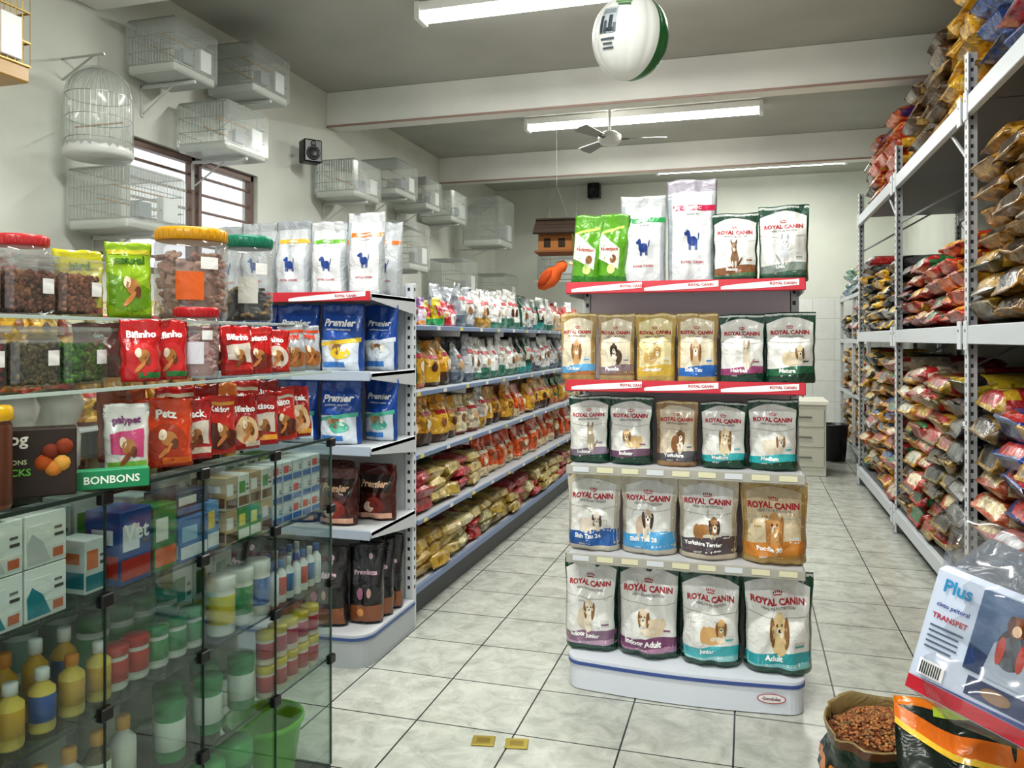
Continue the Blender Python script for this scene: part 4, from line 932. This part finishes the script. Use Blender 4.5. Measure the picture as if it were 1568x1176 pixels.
# ------------------------------------------------------------------ FOREGROUND RIGHT
b = Bld(); V = []; F = []; K = []; na, nj = 48, 20; HS = .43
def rim(a): return .025*math.sin(a*1.0+.2)+.010*math.sin(a*3+1)+.006*math.sin(a*7)
for j in range(nj+1):
    t = j/nj
    for i in range(na):
        a = 2*PI*i/na; r = .165*(1+.06*math.sin(PI*t))+.025*noise.noise(Vector((math.cos(a)*2, math.sin(a)*2, t*4)))+.010*noise.noise(Vector((math.cos(a)*6, math.sin(a)*6, t*9)))
        ex = math.copysign(abs(math.cos(a))**.8, math.cos(a)); ey = math.copysign(abs(math.sin(a))**.8, math.sin(a))
        V.append((r*1.15*ex, r*.85*ey, (HS+rim(a))*t))
for j in range(nj):
    for i in range(na):
        F.append((j*na+i, j*na+(i+1) % na, (j+1)*na+(i+1) % na, (j+1)*na+i)); t = (j+.5)/nj; a = (i/na*360) % 360
        c = '#1e2c20'
        if t > .94: c = '#5a3a22'
        elif .70 < t < .78+.05*math.sin(a/30): c = '#d07a28'
        elif t < .3: c = '#b08a20'
        elif t < .62: c = '#2a4a30' if (i//5+j//3) % 2 else '#15201a'
        K.append(C(c))
b.add(V, F, K, 'foil', True)
V2 = []; F2 = []
for k, (s, dz) in enumerate(((1.0, 0), (.985, .005), (.96, -.002), (.94, -.05))):
    for i in range(na): p = V[nj*na+i]; V2.append((p[0]*s, p[1]*s, p[2]+dz))
for j in range(3):
    for i in range(na): F2.append((j*na+i, j*na+(i+1) % na, (j+1)*na+(i+1) % na, (j+1)*na+i))
b.add(V2, F2, '#8a7850', 'foil', True)
def heap(x, y): q = math.hypot(x/.19, y/.14); return HS+.022-.05*q*q+.02*noise.noise(Vector((x*12, y*12, 1)))
V3 = [(0, 0, heap(0, 0))]; F3 = []
for k in range(1, 8):
    for i in range(na): p = V[nj*na+i]; s = .96*k/7; V3.append((p[0]*s, p[1]*s, heap(p[0]*s, p[1]*s)))
F3 += [(0, 1+i, 1+(i+1) % na) for i in range(na)]
for k in range(6):
    for i in range(na): F3.append((1+k*na+i, 1+(k+1)*na+i, 1+(k+1)*na+(i+1) % na, 1+k*na+(i+1) % na))
b.add(V3, F3, '#6a3c20', 'kibble', True)
for k in range(1800):
    a = R.random()*2*PI; s = math.sqrt(R.random())*.93; x, y = .185*s*math.cos(a), .135*s*math.sin(a)
    rbox(b, 0, 0, 0, .009, .008, .006, jit(R.choice(['#8a5230', '#9f683c', '#6a3c20', '#b07a48', '#7a6244']), .25), 'matte', .002, T(x, y, heap(x, y)+.003, R.random()*6, R.uniform(-.6, .6)))
b.obj('open_kibble_sack', M=T(.40, 2.42, .001, .2))
# big printed feed bag leaning back in the corner
b = Bld(); w, h = .42, .78
S = pouch(b, w, h, .16, lambda u, v, fr: '#d8781c' if v > .97 else '#16221a', 26, 40, 11.3, wr=1.1)
strip(b, S, -1, 1, lambda u: .84+.10*u*u, lambda u: .90+.08*u*u, '#d8701c', .002, n=24, m=3)
strip(b, S, -1, 1, lambda u: .82+.10*u*u, lambda u: .84+.10*u*u, '#e8c040', .002, n=24, m=2)
strip(b, S, -.6, .6, .955, .985, '#a8c038', .002, n=12, m=1)
btext(b, S, 'NATURAL', 0, .77, 1.2, '#e8e4d8', w, h, .004, bold=.04); btext(b, S, 'adult formula', 0, .70, 1.0, '#c8a850', w, h, .004)
for k in range(7): ell(b, S, R.uniform(-.7, .7), R.uniform(.2, .6), .16, .05, R.choice(['#2f6a38', '#b04a20', '#c89a30', '#3a2418']), .002+k*.0004)
b.obj('feed_bag', M=T(.50, 1.62, .02, -.10) @ T(rx=-.66))
b = Bld()
for k in range(4): pillow(b, 1.03, 1.95, .072+k*.122, .62, .50, .135, *[('#a82c26', '#d8d0b8'), ('#b8621c', '#2a2a2a'), ('#2a7a7a', '#c8c040'), ('#b88a1c', '#1a1a1a')][k], seed=k*3.3, na=18)
b.obj('stacked_feed_sacks')
# retail box in clear bag
b = Bld(); w, h, d = .54, .29, .09
rbox(b, 0, 0, 0, w, d, h, '#c6d0e2', 'paint', .012)
fz = -d/2-.001
def fl(x0, x1, z0, z1, col, o=0): span(b, x0, x1, fz-.001-o, fz-o, z0, z1, col, 'ink', .0001)
def poly(pts, col, o=.001): b.add([(x, fz-o-.0005, z) for x, z in pts], [tuple(range(len(pts)))], col, 'ink')
fl(-.265, .265, -.14, -.110, '#b82436'); poly([(-.265, -.108), (.26, -.108), (.26, -.085), (0, -.098)], '#3a4a8a')
fl(-.165, -.005, -.045, .13, '#5a7090'); fl(.01, .26, -.10, .13, '#3a4452')
poly([(-.165, -.045), (-.005, -.045), (-.005, .02), (-.09, -.01), (-.165, .01)], '#253a66', .0015)
poly([(-.13, -.045), (-.04, -.045), (-.05, .04), (-.08, .07), (-.12, .03)], '#aab4c4', .002)
text_flat(b, 'Plus', .06, '#2a8ab8', T(-.213, fz-.003, .105)); text_flat(b, 'TRANSPET', .075, '#a82436', T(-.213, fz-.003, .035))
for k in range(5): fl(-.25, -.185+R.uniform(-.01, .01), .010-k*.012, .014-k*.012, '#5a6478', .001)
text_flat(b, 'cinto peitoral', .07, '#3a4a8a', T(-.213, fz-.003, .06))
fl(-.25, -.195, -.10, -.065, '#f4f4f4', .001)
for k in range(9): fl(-.245+k*.005, -.2425+k*.005, -.096, -.07, '#222222', .002)
fl(-.15, -.03, -.095, -.055, '#2f3a60')
def fe(cx, cz, rx, rz_, col, o=.0025):
    V = [(cx, fz-o, cz)]+[(cx+rx*math.cos(2*PI*i/18), fz-o, cz+rz_*math.sin(2*PI*i/18)) for i in range(18)]
    b.add(V, [(0, 1+i, 1+(i+1) % 18) for i in range(18)], col, 'ink')
fe(-.085, .03, .030, .045, '#2a201c'); fe(-.085, .078, .020, .022, '#8a5030', .003); fe(-.098, .08, .007, .018, '#5a3020', .0034); fe(-.072, .08, .007, .018, '#5a3020', .0034); fe(-.085, .07, .009, .012, '#e0c0a0', .0035); fe(-.105, .02, .008, .03, '#b8392b', .0035); fe(-.065, .02, .008, .03, '#b8392b', .0035)
poly([(.03, -.09), (.16, -.09), (.2, .06), (.12, .1), (.05, .05)], '#16191f', .002); fe(.12, .07, .022, .026, '#8a6450', .003); poly([(.05, -.08), (.1, .04), (.115, .04), (.08, -.08)], '#b83038', .003); poly([(.15, -.05), (.19, .05), (.2, .045), (.17, -.06)], '#c8ccd4', .003)
fe(-.09, -.075, .03, .014, '#8a6a50', .003)
pouch(b, w+.03, h+.13, .14, lambda u, v, fr: '#ffffff', 20, 20, 4, T(0, 0, -h/2-.008), 'wrap', .97, 1.4)
b.add([(-.10, -.03, .150), (.26, -.03, .150), (.27, -.005, .235), (-.02, -.005, .215)], [(0, 1, 2, 3)], '#8a1c30', 'foil'); b.add([(-.25, -.02, .15), (-.10, -.03, .15), (-.04, -.008, .220), (-.2, .0, .235)], [(0, 1, 2, 3)], '#6d737c', 'foil')
b.obj('packaged_pet_harness', M=T(.61, 1.86, .80, -.62) @ T(rx=-.24) @ T(ry=.17))

for x, y in ((-.945, 2.815), (-.82, 2.83)):
    b = Bld(); rbox(b, 0, 0, .0035, .085, .07, .005, '#a8984a', 'metal', .002); rbox(b, 0, 0, .0062, .05, .035, .001, '#8a7a3a', 'metal', .0003); b.obj('floor_outlet_cover', M=T(x, y, 0, .2))

# ------------------------------------------------------------------ WORLD / CAMERA
w = bpy.data.worlds.new('World'); bpy.context.scene.world = w; w.use_nodes = True
bg = w.node_tree.nodes['Background']; bg.inputs[0].default_value = (.95, .98, 1, 1); bg.inputs[1].default_value = 1.0
p = bpy.data.lights.new('storefront_portal', 'AREA'); p.shape = 'RECTANGLE'; p.size = XR-XL; p.size_y = H
try: p.cycles.is_portal = True
except Exception as ex: print(ex)
o = bpy.data.objects.new('storefront_portal', p); o.location = ((XL+XR)/2, Y0, H/2); o.rotation_euler = (PI/2, 0, 0); bpy.context.scene.collection.objects.link(o)
cam = bpy.data.cameras.new('Camera'); cam.sensor_width = 36; cam.lens = 27.99; cam.shift_y = -.04375; cam.clip_start = .05
co = bpy.data.objects.new('Camera', cam); co.location = (0, 0, 1.5); co.rotation_euler = (PI/2, 0, math.radians(16.5)); bpy.context.scene.collection.objects.link(co)
bpy.context.scene.camera = co
vs = bpy.context.scene.view_settings
vs.view_transform = 'Standard'; vs.exposure = 0
try: vs.look = 'Medium High Contrast'
except Exception as ex: vs.look = 'None'; print('look', ex)
